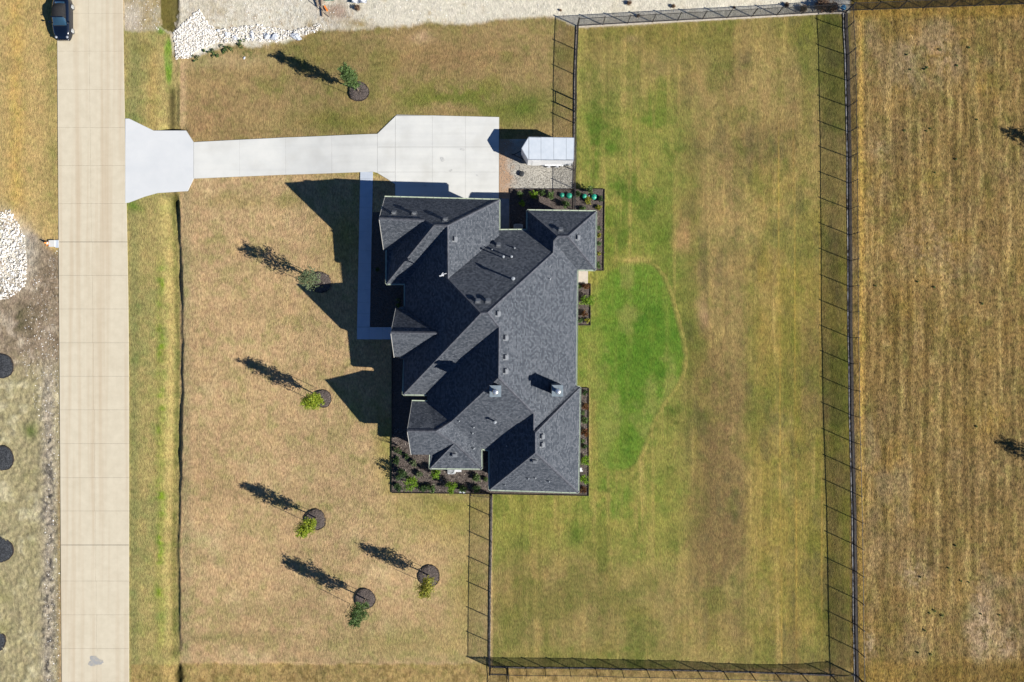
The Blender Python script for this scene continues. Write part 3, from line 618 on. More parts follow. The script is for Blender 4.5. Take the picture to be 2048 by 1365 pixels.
faces = ['a b aE aW g1e g1p', 'g1p g1e g1s2 g1s1', 'g1e aW SWg Wt g1s2', 'aW aE V1 SWg', 'aE rS apL SWm V1', 'b V0 rS aE', 'E1 N2 J1 apR apL rS V0',
    'apL apR R3N V3 SWm', 'apR J1 K vE mE R5a R3E R3S R3N', 'wN1 wN2 wr2 wr1', 'wN2 wE wr2', 'wr1 wr2 wE vE K', 'wN1 wr1 K J1 N2', 'R3N R3S Q V4 V3',
    'R3S R3E V5b Vb Q', 'R3E R5a R5N R5S SW5 W5 V5b', 'R5a mE NE5 R5N', 'R5N NE5 SE5 R5S', 'R5S SE5 SW5', 'n4 V4 Q r4 p4', 'p4 r4 t4 s4b s4a', 'r4 Q Vb SE7 t4', 't4 SE7 SW7', 't4 SW7 W7 s4b',
    'n2a n2b e2 p2', 'p2 e2 s2b s2a']
VW = {k: P(*v_) for k, v_ in V.items()}
roof_tris_v = []; roof_tris_f = []
for fs in faces:
    names = fs.split(); pts = [VW[n] for n in names]
    nrm = Vector((0, 0, 0))
    for i in range(len(pts)): nrm += (pts[i] - pts[0]).cross(pts[(i + 1) % len(pts)] - pts[0])
    nrm.normalize()
    if nrm.z < 0: nrm = -nrm; pts = pts[::-1]
    ue = Vector((0, 0, 1)).cross(nrm).normalized(); ve = nrm.cross(ue)
    bm = bmesh.new(); vs_ = [bm.verts.new(p) for p in pts]; f = bm.faces.new(vs_)
    bmesh.ops.triangulate(bm, faces=[f]); lay = bm.loops.layers.uv.new('UVMap')
    for f in bm.faces:
        if f.normal.z < 0: f.normal_flip()
        for l in f.loops: l[lay].uv = (l.vert.co.dot(ue) + 50, l.vert.co.dot(ve) + 50)
        n = len(roof_tris_v); roof_tris_v += [l.vert.co.copy() for l in f.loops]; roof_tris_f.append((n, n + 1, n + 2))
    me = bpy.data.meshes.new('roof_slope'); bm.to_mesh(me); bm.free(); me.materials.append(rm)
    o = bpy.data.objects.new('roof_slope', me); sc.collection.objects.link(o); o.parent = house; o.matrix_parent_inverse = Matrix.Translation(-house.location)
bvh = BVHTree.FromPolygons(roof_tris_v, roof_tris_f)
CAMP = Vector((0, 0, F0 / S))
def on_roof(px, py):
    d = (P(px, py, 0) - CAMP).normalized(); r = bvh.ray_cast(CAMP, d)
    return (r[0], r[1]) if r[0] is not None else (P(px, py, 84), Vector((0, 0, 1)))
# hip and ridge caps
caps = ['g1p g1e', 'g1e aW', 'aW aE', 'aE b', 'aW SWg', 'aE rS', 'rS apL', 'apL apR', 'apR J1', 'apL SWm', 'apR R3N', 'R3N R3S', 'R3S Q', 'R3S R3E', 'R3E R5a', 'R5a R5N', 'R5N R5S', 'R5N NE5', 'R5S SE5', 'R5S SW5',
    'J1 K', 'K wr1', 'wr1 wr2', 'wr1 wN1', 'wr2 wN2', 'wr2 wE', 'p2 e2', 'p4 r4', 'r4 Q', 'r4 t4', 't4 SE7', 't4 SW7']
for c in caps:
    a_, b_ = (VW[n] for n in c.split()); d = (b_ - a_)
    n = max(1, int(d.length / 0.3)); x = d.cross(Vector((0, 0, 1))).normalized() * 0.13; mb = MB()
    for k in range(n):            # overlapping folded cap shingles
        s0 = a_ + d * (k / n); s1 = a_ + d * ((k + 1.0) / n); up0 = Vector((0, 0, 0.05)); up1 = Vector((0, 0, 0.062))
        lo = Vector((0, 0, -0.055))
        mb.quad(s0 + up0, s1 + up1, s1 + x + lo, s0 + x + lo); mb.quad(s1 + up1, s0 + up0, s0 - x + lo, s1 - x + lo)
    mb.build('ridge_cap', M['cap'], house)
# soffit, fascia, gutters
outl = 'a b E1 N2 wN1 wN2 wE vE mE NW5 NE5 SE5 SW5 W5 Vb SE7 SW7 W7 s4a n4 V4 V3 SWm wm2 s2a n2a wm1 V1 SWg Wt g1s1'.split()
og = [VW[n] for n in outl]
zs = 78 / S
bm = bmesh.new(); vs_ = [bm.verts.new((p.x, p.y, zs)) for p in og]; f = bm.faces.new(vs_); bmesh.ops.triangulate(bm, faces=[f]); me = bpy.data.meshes.new('soffit'); bm.to_mesh(me); bm.free()
me.materials.append(M['soffit']); o = bpy.data.objects.new('soffit', me); sc.collection.objects.link(o); o.parent = house; o.matrix_parent_inverse = Matrix.Translation(-house.location)
gable = {('s4a', 'n4'), ('s2a', 'n2a'), ('g1s1', 'a'), ('W7', 's4a'), ('V4', 'V3'), ('SWm', 'wm2') if 0 else ('x', 'x'), ('wm2', 's2a'), ('n2a', 'wm1'), ('Wt', 'g1s1'), ('mE', 'NW5')}
n_ = len(outl)
for i in range(n_):
    na_, nb2 = outl[i], outl[(i + 1) % n_]; p, q_ = og[i], og[(i + 1) % n_]
    d = q_ - p; d.z = 0
    if d.length < 0.15: continue
    out = Vector((d.y, -d.x, 0)).normalized() * -1       # outline runs clockwise seen from above in the world
    mid = (p + q_) / 2
    mb = MB(); mb.quad((p.x, p.y, zs - .02), (q_.x, q_.y, zs - .02), (q_.x, q_.y, q_.z - .01), (p.x, p.y, p.z - .01)); mb.build('fascia', M['soffit'], house)
    if (na_, nb2) in gable: continue
    mb = MB(); w2 = 0.10
    a1 = p + out * w2 / 2; b1 = q_ + out * w2 / 2
    for s_, hh in ((0.0, 0.10), (w2, 0.13)):
        mb.bar(p + out * (s_ + .01) - Vector((0, 0, .07)), q_ + out * (s_ + .01) - Vector((0, 0, .07)), 0.018, hh)
    mb.bar(p + out * (w2 / 2 + .01) - Vector((0, 0, .06)), q_ + out * (w2 / 2 + .01) - Vector((0, 0, .06)), w2 - .02, 0.02)
    k = int(d.length / 0.75)
    for j in range(k + 1):                                     # hangers
        c = p + (q_ - p) * (j / max(k, 1)); mb.bar(c + out * 0.012 - Vector((0, 0, .018)), c + out * (w2) - Vector((0, 0, .018)), 0.035, 0.012)
    mb.build('gutter', M['gutter'], house)
# gable end walls and rake boards
for pk, e1, e2_ in (('g1p', 'a', 'g1s1'), ('p2', 'n2a', 's2a'), ('p4', 'n4', 's4a')):
    a_, p_, c_ = VW[e1], VW[pk], VW[e2_]; ins = Vector((0.35, 0, 0)); mb = MB()
    mb.poly([(a_.x + .35, a_.y - .2, zs), (c_.x + .35, c_.y + .2, zs), (p_.x + .35, p_.y, p_.z - .12)]); mb.build('gable_wall', M['wall'], house)
    mb = MB(); dn = Vector((0, 0, -.12)); mb.bar(a_ + dn, p_ + dn, 0.04, 0.2); mb.bar(c_ + dn, p_ + dn, 0.04, 0.2); mb.build('rake_board', M['soffit'], house)
# walls
def inset(pts, d):
    n = len(pts); r = []
    for i in range(n):
        p0, p1, p2_ = pts[i - 1], pts[i], pts[(i + 1) % n]
        d1 = (p1 - p0).normalized(); d2 = (p2_ - p1).normalized()
        n1_ = Vector((d1.y, -d1.x)); n2_ = Vector((d2.y, -d2.x)); m_ = n1_ + n2_
        if m_.length < 0.1: m_ = n1_
        m_ = m_ / max(m_.length_squared / 2, 0.3); r.append(p1 + m_ * d)
    return r
wn = 'a b E1 N2 wN1 wN2 wE vE NW5 NE5 SE5 SW5 W5 Vb SE7 SW7 W7 s4a n4 V4 V3 SWm wm2 s2a n2a wm1 V1 SWg Wt g1s1'.split()
wp = inset([Vector((VW[n].x, VW[n].y)) for n in wn], 0.42)
for i in range(len(wp)):
    p, q_ = wp[i], wp[(i + 1) % len(wp)]
    if (q_ - p).length < 0.12: continue
    mb = MB(); mb.quad((p.x, p.y, -.3), (q_.x, q_.y, -.3), (q_.x, q_.y, zs + .01), (p.x, p.y, zs + .01)); wall = mb.build('wall', M['wall'], house)
    d = (q_ - p); ln = d.length; d.normalize(); out = Vector((-d.y, d.x)); 
    pair = (wn[i], wn[(i + 1) % len(wp)])
    def onwall(name, s, z0, z1, wd, m, dep=.04):
        c = p + d * s; mb = MB(); rot = Matrix.Rotation(math.atan2(d.y, d.x), 3, 'Z')
        mb.box((c.x + out.x * dep / 2, c.y + out.y * dep / 2, (z0 + z1) / 2), (wd, dep, z1 - z0), rot); return mb.build(name, m, house)
    if pair == ('a', 'b'):
        onwall('garage_door', 3.0, 0.05, 2.5, 2.7, M['door'], .06); onwall('garage_door', 7.0, 0.05, 2.5, 4.4, M['door'], .06)
    elif pair in (('vE', 'NW5'),):
        for s_ in (2.2, 5, 8, 10.3): onwall('window', s_, .5, 2.6, 1.8, M['glass'])
        onwall('door', 0.75, .08, 2.3, 1.0, M['door'], .06)
    elif pair in (('NE5', 'SE5'), ('wm2', 's2a'), ('SWm', 'wm2'), ('V1', 'SWg'), ('wN2', 'wE'), ('SE5', 'SW5')):
        for s_ in np.arange(1.5, ln - 1, 2.9): onwall('window', float(s_), .9, 2.4, 1.1, M['glass'])
    elif pair == ('s2a', 'n2a'):
        onwall('front_door', ln / 2, .08, 2.6, 1.3, M['door'], .06)

# chimneys
for (px, py, ht, hb) in ((990.8, 782.8, 206, 160), (1115, 782, 178, 100)):
    c = P(px, py, ht); mb = MB(); sz = 17.2 / S; ch = None
    mb.box((c.x, c.y, (ht + hb) / 2 / S), (sz, sz, (ht - hb) / S)); chim = mb.build('chimney', mat('grey_chimney_siding', (0.17, 0.18, 0.19), (0.21, 0.22, 0.23), 0.8, 5), house)
    mb = MB(); mb.box((c.x, c.y, c.z + .03), (sz + .12, sz + .12, .07)); mb.build('chimney_cap', M['lid'], chim).matrix_parent_inverse = Matrix.Identity(4)
    mb = MB(); r_ = 4.4 / S; z = c.z + .06; off = Vector((0.02, -0.02, 0))
    mb.lathe((c.x + .02, c.y - .03, z), [(r_ * .75, 0), (r_ * .75, .42), (r_ * 1.05, .43), (r_ * 1.12, .48), (r_ * 1.2, .54), (r_ * .7, .62), (r_ * .2, .65)], 20)
    mb.build('flue_cap', M['galv'], chim, True).matrix_parent_inverse = Matrix.Identity(4)
for o in [o for o in sc.objects if o.name.startswith(('chimney_cap', 'flue_cap'))]:
    # sub-parts keep world coordinates: undo the house offset their parent carries
    o.matrix_parent_inverse = Matrix.Identity(4)
    o.location = (0, 0, 0)

# box vents
for (px, py) in ((909, 479), (788, 428), (828.6, 429), (890.8, 441), (1121.4, 461), (1154.4, 476), (997, 491.6), (956, 604), (976, 604), (995, 628), (1010.5, 676), (1010.5, 715), (1010.5, 743), (1083.4, 873.6), (1083.4, 890), (1069.6, 920.7), (909, 909)):
    p, n = on_roof(px, py); ue = Vector((0, 0, 1)).cross(n).normalized(); ve = n.cross(ue); rot = Matrix((ue, ve, n)).transposed()
    mb = MB(); mb.box(p + n * .015, (.52, .52, .02), rot); mb.box(p + n * .09, (.26, .26, .14), rot)
    s1 = []; mb.box(p + n * .19, (.40, .38, .06), rot); mb.box(p + n * .24, (.32, .30, .03), rot); mb.build('roof_vent', M['ventbox'], house)
# plumbing pipes
for (px, py, hh, r_) in ((1006.7, 513.6, 1.05, .06), (1023, 513.6, .75, .06), (1026.5, 557.6, 1.15, .085), (984, 499, .5, .05), (1029, 496, .35, .05), (1099, 533, .12, .035), (1100.5, 557.6, .3, .04),
        (990, 845, .8, .075), (917.6, 843, .12, .04), (947, 856, .35, .04), (945, 868, .3, .04), (1057, 958.5, .35, .045), (1071, 957.6, .35, .045), (1098.6, 964.6, .42, .05), (1009.8, 971.7, .42, .035), (947, 898.7, .3, .045), (1014, 893, .12, .04)):
    p, n = on_roof(px, py); p = p - (p - CAMP).normalized() * 0; mb = MB()
    k = (hh * S) / F0; p.x -= (px - CX) / S * k; p.y += (py - CY) / S * k
    mb.lathe(p + Vector((0, 0, -.1)), [(r_ * 2.4, 0), (r_ * 2.2, .12), (r_, .22), (r_, hh + .05)] + ([(r_ * 1.9, hh + .06), (r_ * 1.9, hh + .16), (r_ * .6, hh + .2)] if r_ > .055 else [(r_ * .7, hh + .06)]), 10)
    mb.build('vent_pipe', M['pvc'], house)
# white bent metal flue that catches the sun above the shaded west slope
p, n = on_roof(886, 553); mb = MB(); top = P(885.5, 550.5, 168)
mb.tube([Vector((top.x, top.y, p.z - .3)), top], [.05, .05], 8)
mb.bar(top + Vector((-.28, -.1, .02)), top + Vector((.08, -.02, .06)), .1, .08); mb.bar(top + Vector((-.02, .04, .12)), top + Vector((.34, .12, .16)), .06, .06); mb.bar(top + Vector((-.1, .0, .1)), top + Vector((0.05, .2, .16)), .05, .05)
mb.build('bent_flue', M['white'], house)

# ------------------------------------------------------------------ beds and edging
M['mulch'] = mat('dark_shredded_mulch', (0.032, 0.026, 0.023), (0.15, 0.12, 0.105), 0.95, 14, 0.05, 16, contrast=(0.38, 0.66))
M['edge'] = mat('rusty_steel_edging', (0.05, 0.035, 0.028), (0.03, 0.026, 0.025), 0.7, 4)
beds = [
    [(1020.5, 379), (1209, 379), (1207, 541.5), (1160, 541.5), (1160, 500), (1040, 500), (1019.5, 500), (1019.5, 398)],
    [(1140, 568), (1181, 568), (1180.5, 651), (1140, 651)],
    [(1135, 776), (1177.5, 776.5), (1177, 991.5), (1100, 990.5), (980, 988), (980, 960), (1135, 960)],
    [(784, 690), (860, 690), (860, 800), (960, 840), (979, 900), (979, 988), (784, 985.5)],
    [(746, 425), (800, 425), (800, 560), (830, 580), (830, 654.5), (740.5, 654.5), (744, 500)]]
edges = [[(1020.5, 398), (1020.5, 379), (1209, 379), (1207, 541.5), (1192, 541.5)], [(1176, 568), (1181, 568), (1180.5, 651), (1154, 651)],
    [(1160, 776), (1177.5, 776.5), (1177, 991.5), (980, 988)], [(784, 700), (784, 985.5), (979, 988)], []]
random.seed(3)
for bi, (bd, ed) in enumerate(zip(beds, edges)):
    o = slab('planting_bed', bd, 1.0, M['mulch'], None, 3); tag(o, kind='structure')
    if ed:
        mb = MB()
        for p, q_ in zip(ed, ed[1:]): mb.bar(PG(*p, 1.1), PG(*q_, 1.1), .035, .2)
        mb.build('bed_edging', M['edge'], o)
# shredded bark chips lying on the lit beds
mb = MB(); bark = leaf_mat('bark_chip', (0.03, 0.024, 0.02), (0.12, 0.095, 0.08), (0.28, 0.235, 0.20))
def chips(n, inside, box_, zoff):
    x0, y0, x1, y1 = box_; c = 0
    while c < n:
        x, y = random.uniform(x0, x1), random.uniform(y0, y1)
        if not inside(x, y): continue
        c += 1; gx, gy = G(x, y); p = W(gx, gy, float(zf(gx, gy)) + zoff(x, y)); a = random.uniform(0, 6.3); l = random.uniform(.8, 2.4) / S; w_ = l * .35
        d = Vector((math.cos(a), math.sin(a), random.uniform(-.3, .3))) * l; e = Vector((-math.sin(a), math.cos(a), random.uniform(-.5, .5))) * w_
        mb.quad(p - d - e, p + d - e, p + d + e, p - d + e)
pb = [[np.array([x]) for x in (0,)]]
def inb(b_): return lambda x, y: bool(in_poly(np.array([x]), np.array([y]), b_)[0])
chips(900, inb(beds[0]), (1020, 379, 1209, 541), lambda x, y: 1.3); chips(120, inb(beds[1]), (1154, 568, 1181, 651), lambda x, y: 1.3)
chips(400, inb(beds[2]), (1155, 776, 1178, 991), lambda x, y: 1.3); chips(2200, inb(beds[3]), (784, 860, 979, 988), lambda x, y: 1.3)

# ------------------------------------------------------------------ plants
M['bark'] = mat('grey_brown_bark', (0.13, 0.10, 0.075), (0.20, 0.16, 0.12), 0.9, 8)
LM = dict(
    green=leaf_mat('mid_green_leaf', (0.045, 0.085, 0.025), (0.095, 0.16, 0.045), (0.16, 0.23, 0.075)),
    grey=leaf_mat('grey_green_leaf', (0.07, 0.10, 0.05), (0.13, 0.17, 0.08), (0.20, 0.23, 0.12)),
    lime=leaf_mat('yellow_green_leaf', (0.11, 0.17, 0.015), (0.24, 0.31, 0.02), (0.36, 0.40, 0.04)),
    yel=leaf_mat('autumn_yellow_leaf', (0.14, 0.16, 0.02), (0.26, 0.28, 0.04), (0.42, 0.36, 0.05)),
    dark=leaf_mat('dark_green_leaf', (0.025, 0.05, 0.018), (0.05, 0.095, 0.03), (0.09, 0.14, 0.045)),
    red=leaf_mat('russet_leaf', (0.08, 0.03, 0.015), (0.20, 0.07, 0.03), (0.12, 0.12, 0.04)),
    bright=leaf_mat('fresh_green_leaf', (0.07, 0.15, 0.012), (0.16, 0.28, 0.02), (0.26, 0.38, 0.035)))
def leafquad(mb, p, s, rng):
    n = Vector((rng.gauss(0, 1), rng.gauss(0, 1), rng.gauss(0.5, 1))).normalized(); u = n.orthogonal().normalized(); v_ = n.cross(u)
    a = rng.uniform(0, 6.3); u, v_ = u * math.cos(a) + v_ * math.sin(a), v_ * math.cos(a) - u * math.sin(a)
    mb.quad(p - u * s, p - v_ * s * .5, p + u * s, p + v_ * s * .5)
def tree(base, h, cr, kind, nl, label, seed, sparse=0.0, lean=(0, 0)):
    rng = random.Random(seed); root = empty('young_tree', base, label, 'tree', 'young trees planted in mulch rings')
    B = Vector(base); tm = MB(); pts = [B + Vector((0, 0, -.1))]; rads = [.075]
    for k in range(1, 9):
        f = k / 8; pts.append(B + Vector((lean[0] * f + rng.uniform(-.04, .04), lean[1] * f + rng.uniform(-.04, .04), h * .97 * f))); rads.append(.07 * (1 - f) + .008)
    tm.tube(pts, rads, 7); cm = MB()
    def axis(z):
        f = max(0, min(1, z / h)); return B + Vector((lean[0] * f, lean[1] * f, z))
    nlimb = 34; tips = []
    for k in range(nlimb):
        f = 0.26 + 0.68 * (k + rng.random()) / nlimb; z0 = h * f; a = k * 2.4 + rng.uniform(-.5, .5)
        prof = (math.sin(min(1, (f - .2) / .22) * math.pi / 2)) * (1 - max(0, (f - .42) / .62)) ** .8
        ln = cr * (0.40 + 1.0 * prof) * rng.uniform(.65, 1.15)
        s = axis(z0); e = s + Vector((math.cos(a) * ln, math.sin(a) * ln, ln * rng.uniform(.7, 1.4))); m_ = s + (e - s) * .5 + Vector((0, 0, -.04))
        tm.tube([s, m_, e], [.022, .014, .005], 4, False); tips.append((s, e, ln))
    for k in range(nl):
        s, e, ln = rng.choice(tips); f = rng.random() ** .7 * 1.12
        if rng.random() < sparse and f < .5: continue
        p = s + (e - s) * f + Vector((rng.gauss(0, 1), rng.gauss(0, 1), rng.gauss(0, 1))) * (.06 + .12 * ln)
        leafquad(cm, p, rng.uniform(.055, .11), rng)
    tm.build('trunk', M['bark'], root); cm.build('crown', LM[kind], root); return root
def ring(px, py, r, label, chips_n=260, mm=None):
    gx, gy = G(px, py); z = float(zf(gx, gy)); c = W(gx, gy, z); mbr = MB(); rr = r / S; seg = 36
    rng = random.Random(int(px * 7 + py)); v0 = []; prof = [(1.0, -.05), (1.0, .05), (.82, .12), (.5, .16), (.2, .15), (.0, .13)]
    rad = [1 + .04 * math.sin(3 * 2 * math.pi * k / seg + px) + rng.uniform(-.025, .025) for k in range(seg)]
    n0 = len(mbr.v)
    for f, zz in prof[:-1]:
        for k in range(seg):
            a = 2 * math.pi * k / seg; mbr.v.append(c + Vector((math.cos(a) * rr * rad[k] * f, math.sin(a) * rr * rad[k] * f, zz + rng.uniform(-.015, .015))))
    mbr.v.append(c + Vector((0, 0, .13)))
    for i in range(len(prof) - 2):
        for k in range(seg): mbr.f.append((n0 + i * seg + k, n0 + i * seg + (k + 1) % seg, n0 + (i + 1) * seg + (k + 1) % seg, n0 + (i + 1) * seg + k))
    l = n0 + (len(prof) - 2) * seg
    for k in range(seg): mbr.f.append((l + k, l + (k + 1) % seg, len(mbr.v) - 1))
    o = mbr.build('mulch_ring', mm or M['mulch'], None); tag(o, label, 'mulch ring', 'mulch rings round the young trees')
    cm = MB()
    for k in range(chips_n):
        a = rng.uniform(0, 6.3); f = rng.random() ** .5 * .97; zz = .06 + .1 * (1 - f)
        p = c + Vector((math.cos(a) * rr * f, math.sin(a) * rr * f, zz + .02)); b_ = rng.uniform(0, 6.3); ll = rng.uniform(.05, .13)
        d = Vector((math.cos(b_), math.sin(b_), rng.uniform(-.3, .3))) * ll; e = Vector((-math.sin(b_), math.cos(b_), rng.uniform(-.5, .5))) * ll * .35
        cm.quad(p - d - e, p + d - e, p + d + e, p - d + e)
    ch = cm.build('bark_chips', mm or bark, o); ch['kind'] = 'stuff'
    em = MB()
    pts = [c + Vector((math.cos(2 * math.pi * k / seg) * rr * rad[k] * 1.01, math.sin(2 * math.pi * k / seg) * rr * rad[k] * 1.01, .05)) for k in range(seg)]
    for k in range(seg): em.bar(pts[k], pts[(k + 1) % seg], .02, .14, False)
    em.build('ring_edging', M['edge'], o)
def stake(px, py, h, label):
    p = PG(px, py); mbs = MB(); mbs.bar(p + Vector((0, 0, -.1)), p + Vector((0, 0, h)), .035); o = mbs.build('tree_stake', M['black'])
    tag(o, label, 'tree stake', 'thin stakes beside the young trees')
TR = [  # trunk px, ring px, ring r, height, crown r, kind, leaves, words, stakes
    ((717, 183), (718.5, 184), 19.5, 5.75, .62, 'green', 3600, 'north of the driveway', .1, ((748 - 40, 193), None), 'dense mid green', (-.1, .1)),
    ((640, 562), (643, 566), 20.5, 5.7, .72, 'grey', 2300, 'nearest the walkway', .5, ((621, 546.5), (612, 566)), 'sparse grey green', (-.15, -.1)),
    ((646, 796), (646, 798), 17.5, 5.8, .66, 'lime', 3000, 'level with mid house', .2, ((634, 777), (612, 795)), 'bright yellow green', (0, 0)),
    ((633, 1036), (632, 1040), 20.5, 5.25, .60, 'lime', 2800, 'west of the bed', .15, ((620, 1022), (605, 1040)), 'yellow green', (0, -.1)),
    ((858, 1150), (858.5, 1152), 21, 4.95, .62, 'yel', 2300, 'nearest the fence', .3, ((848, 1135), (842, 1162)), 'thin lime yellow', (.1, -.2)),
    ((731, 1197), (731, 1198), 20, 5.6, .72, 'green', 3400, 'farthest south', .15, ((715, 1180), (700, 1208)), 'full dark green', (.05, -.2))]
for i, (tp, rp, rr, h, cr, kd, nl, where, spz, stk, look, ln) in enumerate(TR):
    tree(PG(*tp), h, cr * .86, kd, nl, f'{look} young tree {where}', 20 + i, spz, ln)
    ring(rp[0], rp[1], rr, f'brown mulch ring of the {look} tree {where}', 420)
    for j, s_ in enumerate(stk):
        if s_: stake(s_[0], s_[1], 2.0 + .3 * (i % 2), f'{"upper" if j == 0 else "lower"} stake of the {look} tree {where}')
# trees whose shadows reach in from the east edge
for k, (px, py, lb) in enumerate(((2178, 335, 'young tree in the dry field just past the upper right edge'), (2168, 958, 'young tree in the dry field just past the lower right edge'))):
    tree(PG(px, py), 6.2, .75, 'dark', 2600, lb, 60 + k)
blackm = mat('black_dyed_mulch', (0.008, 0.010, 0.013), (0.07, 0.074, 0.08), 0.95, 9, 0.05, 16)
# dark mulch rings at the west edge with leaning bare saplings
for k, (px, py, rr) in enumerate(((4, 733, 24), (4, 917, 24.5), (2, 1100, 25), (-12, 1283, 24))):
    where = ('highest', 'second from the top', 'third from the top', 'lowest')[k] + ' of four at the left edge'
    ring(px, py, rr, f'black mulch ring, {where}', 420, blackm)
    r_ = random.Random(k); b0 = PG(px - 18, py + 3, 2); root = empty('bare_sapling', b0, f'bare sapling on a black ring, {where}', 'sapling', 'bare saplings west of the road'); mb = MB()
    mb.tube([b0, b0 + Vector((.1, .05, 1.2)), b0 + Vector((.12, .15, 2.4))], [.045, .03, .012], 6)
    for j in range(7):
        s = b0 + Vector((.1, .05, .8 + j * .2)); a = r_.uniform(0, 6.3); mb.tube([s, s + Vector((math.cos(a) * .45, math.sin(a) * .45, .4))], [.014, .004], 4)
    mb.build('trunk', mat('pale_sapling_bark', (.5, .48, .44), (.4, .38, .34), .8, 6), root)

def shrub(px, py, r, h, kind, label, n=None, seed=0):
    rng = random.Random(seed + int(px * 13 + py)); g = PG(px, py, 1); mbs = MB(); R_ = r / S; n = n or int(150 + 55 * r)
    kk = h * S / F0; c = Vector((g.x, g.y, g.z))
    nst = 14; st_ = []
    for k in range(nst):
        a = rng.uniform(0, 6.3); f = rng.random() ** .5; e = c + Vector((math.cos(a) * R_ * f, math.sin(a) * R_ * f, h * (1 - .35 * f * f) * rng.uniform(.7, 1))); st_.append(e)
        mbs.bar(c, e, .012)
    for k in range(n):
        e = rng.choice(st_); f = .35 + .65 * rng.random() ** .5; p = c + (e - c) * f + Vector((rng.gauss(0, 1), rng.gauss(0, 1), rng.gauss(0, 1))) * R_ * .17
        leafquad(mbs, p, rng.uniform(.035, .075) * (1 + R_ * .4), rng)
    o = mbs.build('shrub', LM[kind], None); tag(o, label, 'shrub', 'shrubs in the planting beds round the house'); return o
SH = [  # px, py, r, h, kind, label
    (826, 964, 15, 2.1, 'bright', 'largest bright green shrub near the outer corner of the south bed'),
    (874, 946, 12, 1.5, 'bright', 'round bright green shrub against the wall beside the air conditioner'),
    (906, 971, 12.5, 1.6, 'bright', 'bright green shrub at the bed edge below the air conditioner'),
    (796, 901, 8, .35, 'dark', 'dark low shrub at the top of the sunlit mulch, south bed'), (794, 921, 8, .35, 'dark', 'dark shrub on the west edge of the south bed beside the tree shadow'),
    (813, 913, 6, .4, 'dark', 'small dark shrub close to the gable wall, south bed'), (807, 946, 11, 2.3, 'dark', 'wide dark bush shading the lawn edge of the south bed'),
    (828, 925, 7, .5, 'grey', 'thin grey green shrub in the middle of the mulch, south bed'), (841, 947, 7, .6, 'grey', 'small grey green shrub between the two largest bright shrubs'),
    (846, 975, 8, .7, 'dark', 'low shrub right of the corner shrub along the south edging'), (865, 976, 9, .7, 'green', 'low green shrub mid way along the south edging'),
    (928, 977, 8, .7, 'green', 'low green shrub right of the bright one on the south edging'), (953, 954, 8, .6, 'green', 'green shrub in the recess near the fence, south bed'),
    (951, 975, 9, .8, 'dark', 'dark shrub on the edging right beside the fence'), (795, 975, 8, .4, 'dark', 'dark shrub in the outer corner of the south bed'), (971, 958, 5, .4, 'green', 'tiny green plant by the house corner near the fence'),
    (1040, 391, 6.5, .6, 'green', 'first shrub from the left along the north bed edging'), (1067, 392, 8.5, .8, 'bright', 'bright leafy shrub second from the left, north bed'),
    (1045, 409, 6.5, .9, 'bright', 'bright shrub standing in the shade of the north bed'), (1084, 388, 6, .6, 'green', 'small green shrub third along the north bed edging'),
    (1101, 393, 8, .8, 'green', 'leafy green shrub left of the green domes'), (1130, 411, 8, .9, 'green', 'green shrub by the roof edge below the green domes'),
    (1155, 389, 6, .5, 'dark', 'dark shrub between the two pairs of green domes'), (1179, 384, 8, 1.3, 'green', 'taller green shrub at the edging above the right pair of domes'),
    (1176, 403, 7.5, .4, 'yel', 'yellow grassy clump below the right pair of domes'), (1164, 417, 7, .5, 'green', 'green clump at the roof edge below the left dome of the right pair'),
    (1196, 416, 6, .3, 'yel', 'pale yellow clump at the north east roof corner'), (1200, 400, 6, .5, 'dark', 'dark shrub in the outer corner of the north bed'),
    (1198, 457, 4.5, .4, 'green', 'small green plant highest in the narrow east strip'), (1198, 472, 4.5, .3, 'yel', 'yellowish plant second in the narrow east strip'),
    (1197, 488, 4.5, .35, 'green', 'small plant third in the narrow east strip'), (1197, 508, 4, .3, 'yel', 'dry plant fourth in the narrow east strip'), (1196, 531, 6, .5, 'green', 'green plant at the bottom of the narrow east strip'),
    (1171, 575, 8, .7, 'red', 'russet shrub just below the patio pad'), (1159, 574, 4, .4, 'green', 'small green plant by the wall below the patio pad'), (1172, 605, 14, 1.6, 'bright', 'big bright green bush spilling over the short east bed'),
    (1168, 628, 6, .5, 'red', 'russet shrub below the big bush in the short east bed'), (1160, 642, 5, .4, 'green', 'small green plant bottom left of the short east bed'), (1174, 642, 5, .4, 'yel', 'yellow green plant bottom right of the short east bed'),
    (1169, 785, 5, .5, 'dark', 'dark plant first from the top of the long east bed'), (1170, 812, 7, .6, 'red', 'russet shrub second from the top of the long east bed'), (1164, 826, 4.5, .4, 'green', 'small green plant below the upper russet shrub, long east bed'),
    (1169, 841, 6.5, .6, 'green', 'dark green shrub between the russet ones, long east bed'), (1169, 864, 8, .7, 'red', 'largest russet shrub mid way down the long east bed'), (1165, 881, 5, .4, 'green', 'small green plant under the largest russet shrub'),
    (1169, 893, 6, .5, 'dark', 'dark shrub above the bright one, long east bed'), (1169, 920, 10, .9, 'bright', 'upper bright green shrub in the long east bed'), (1167, 957, 10.5, .9, 'bright', 'lower bright green shrub in the long east bed'),
    (1166, 979, 7, .5, 'red', 'russet shrub at the bottom end of the long east bed'),
    (798, 600, 4, .8, 'grey', 'small pale shrub in the shade north of the entry gable'), (797, 612, 4, .6, 'green', 'green shrub touching the entry gable eave'), (757, 540, 4, .6, 'dark', 'dark shrub in the shaded bed beside the walkway')]
for s_ in SH: shrub(*s_[:5], s_[5])
b_obj = mb  # leftover builder holds only saplings
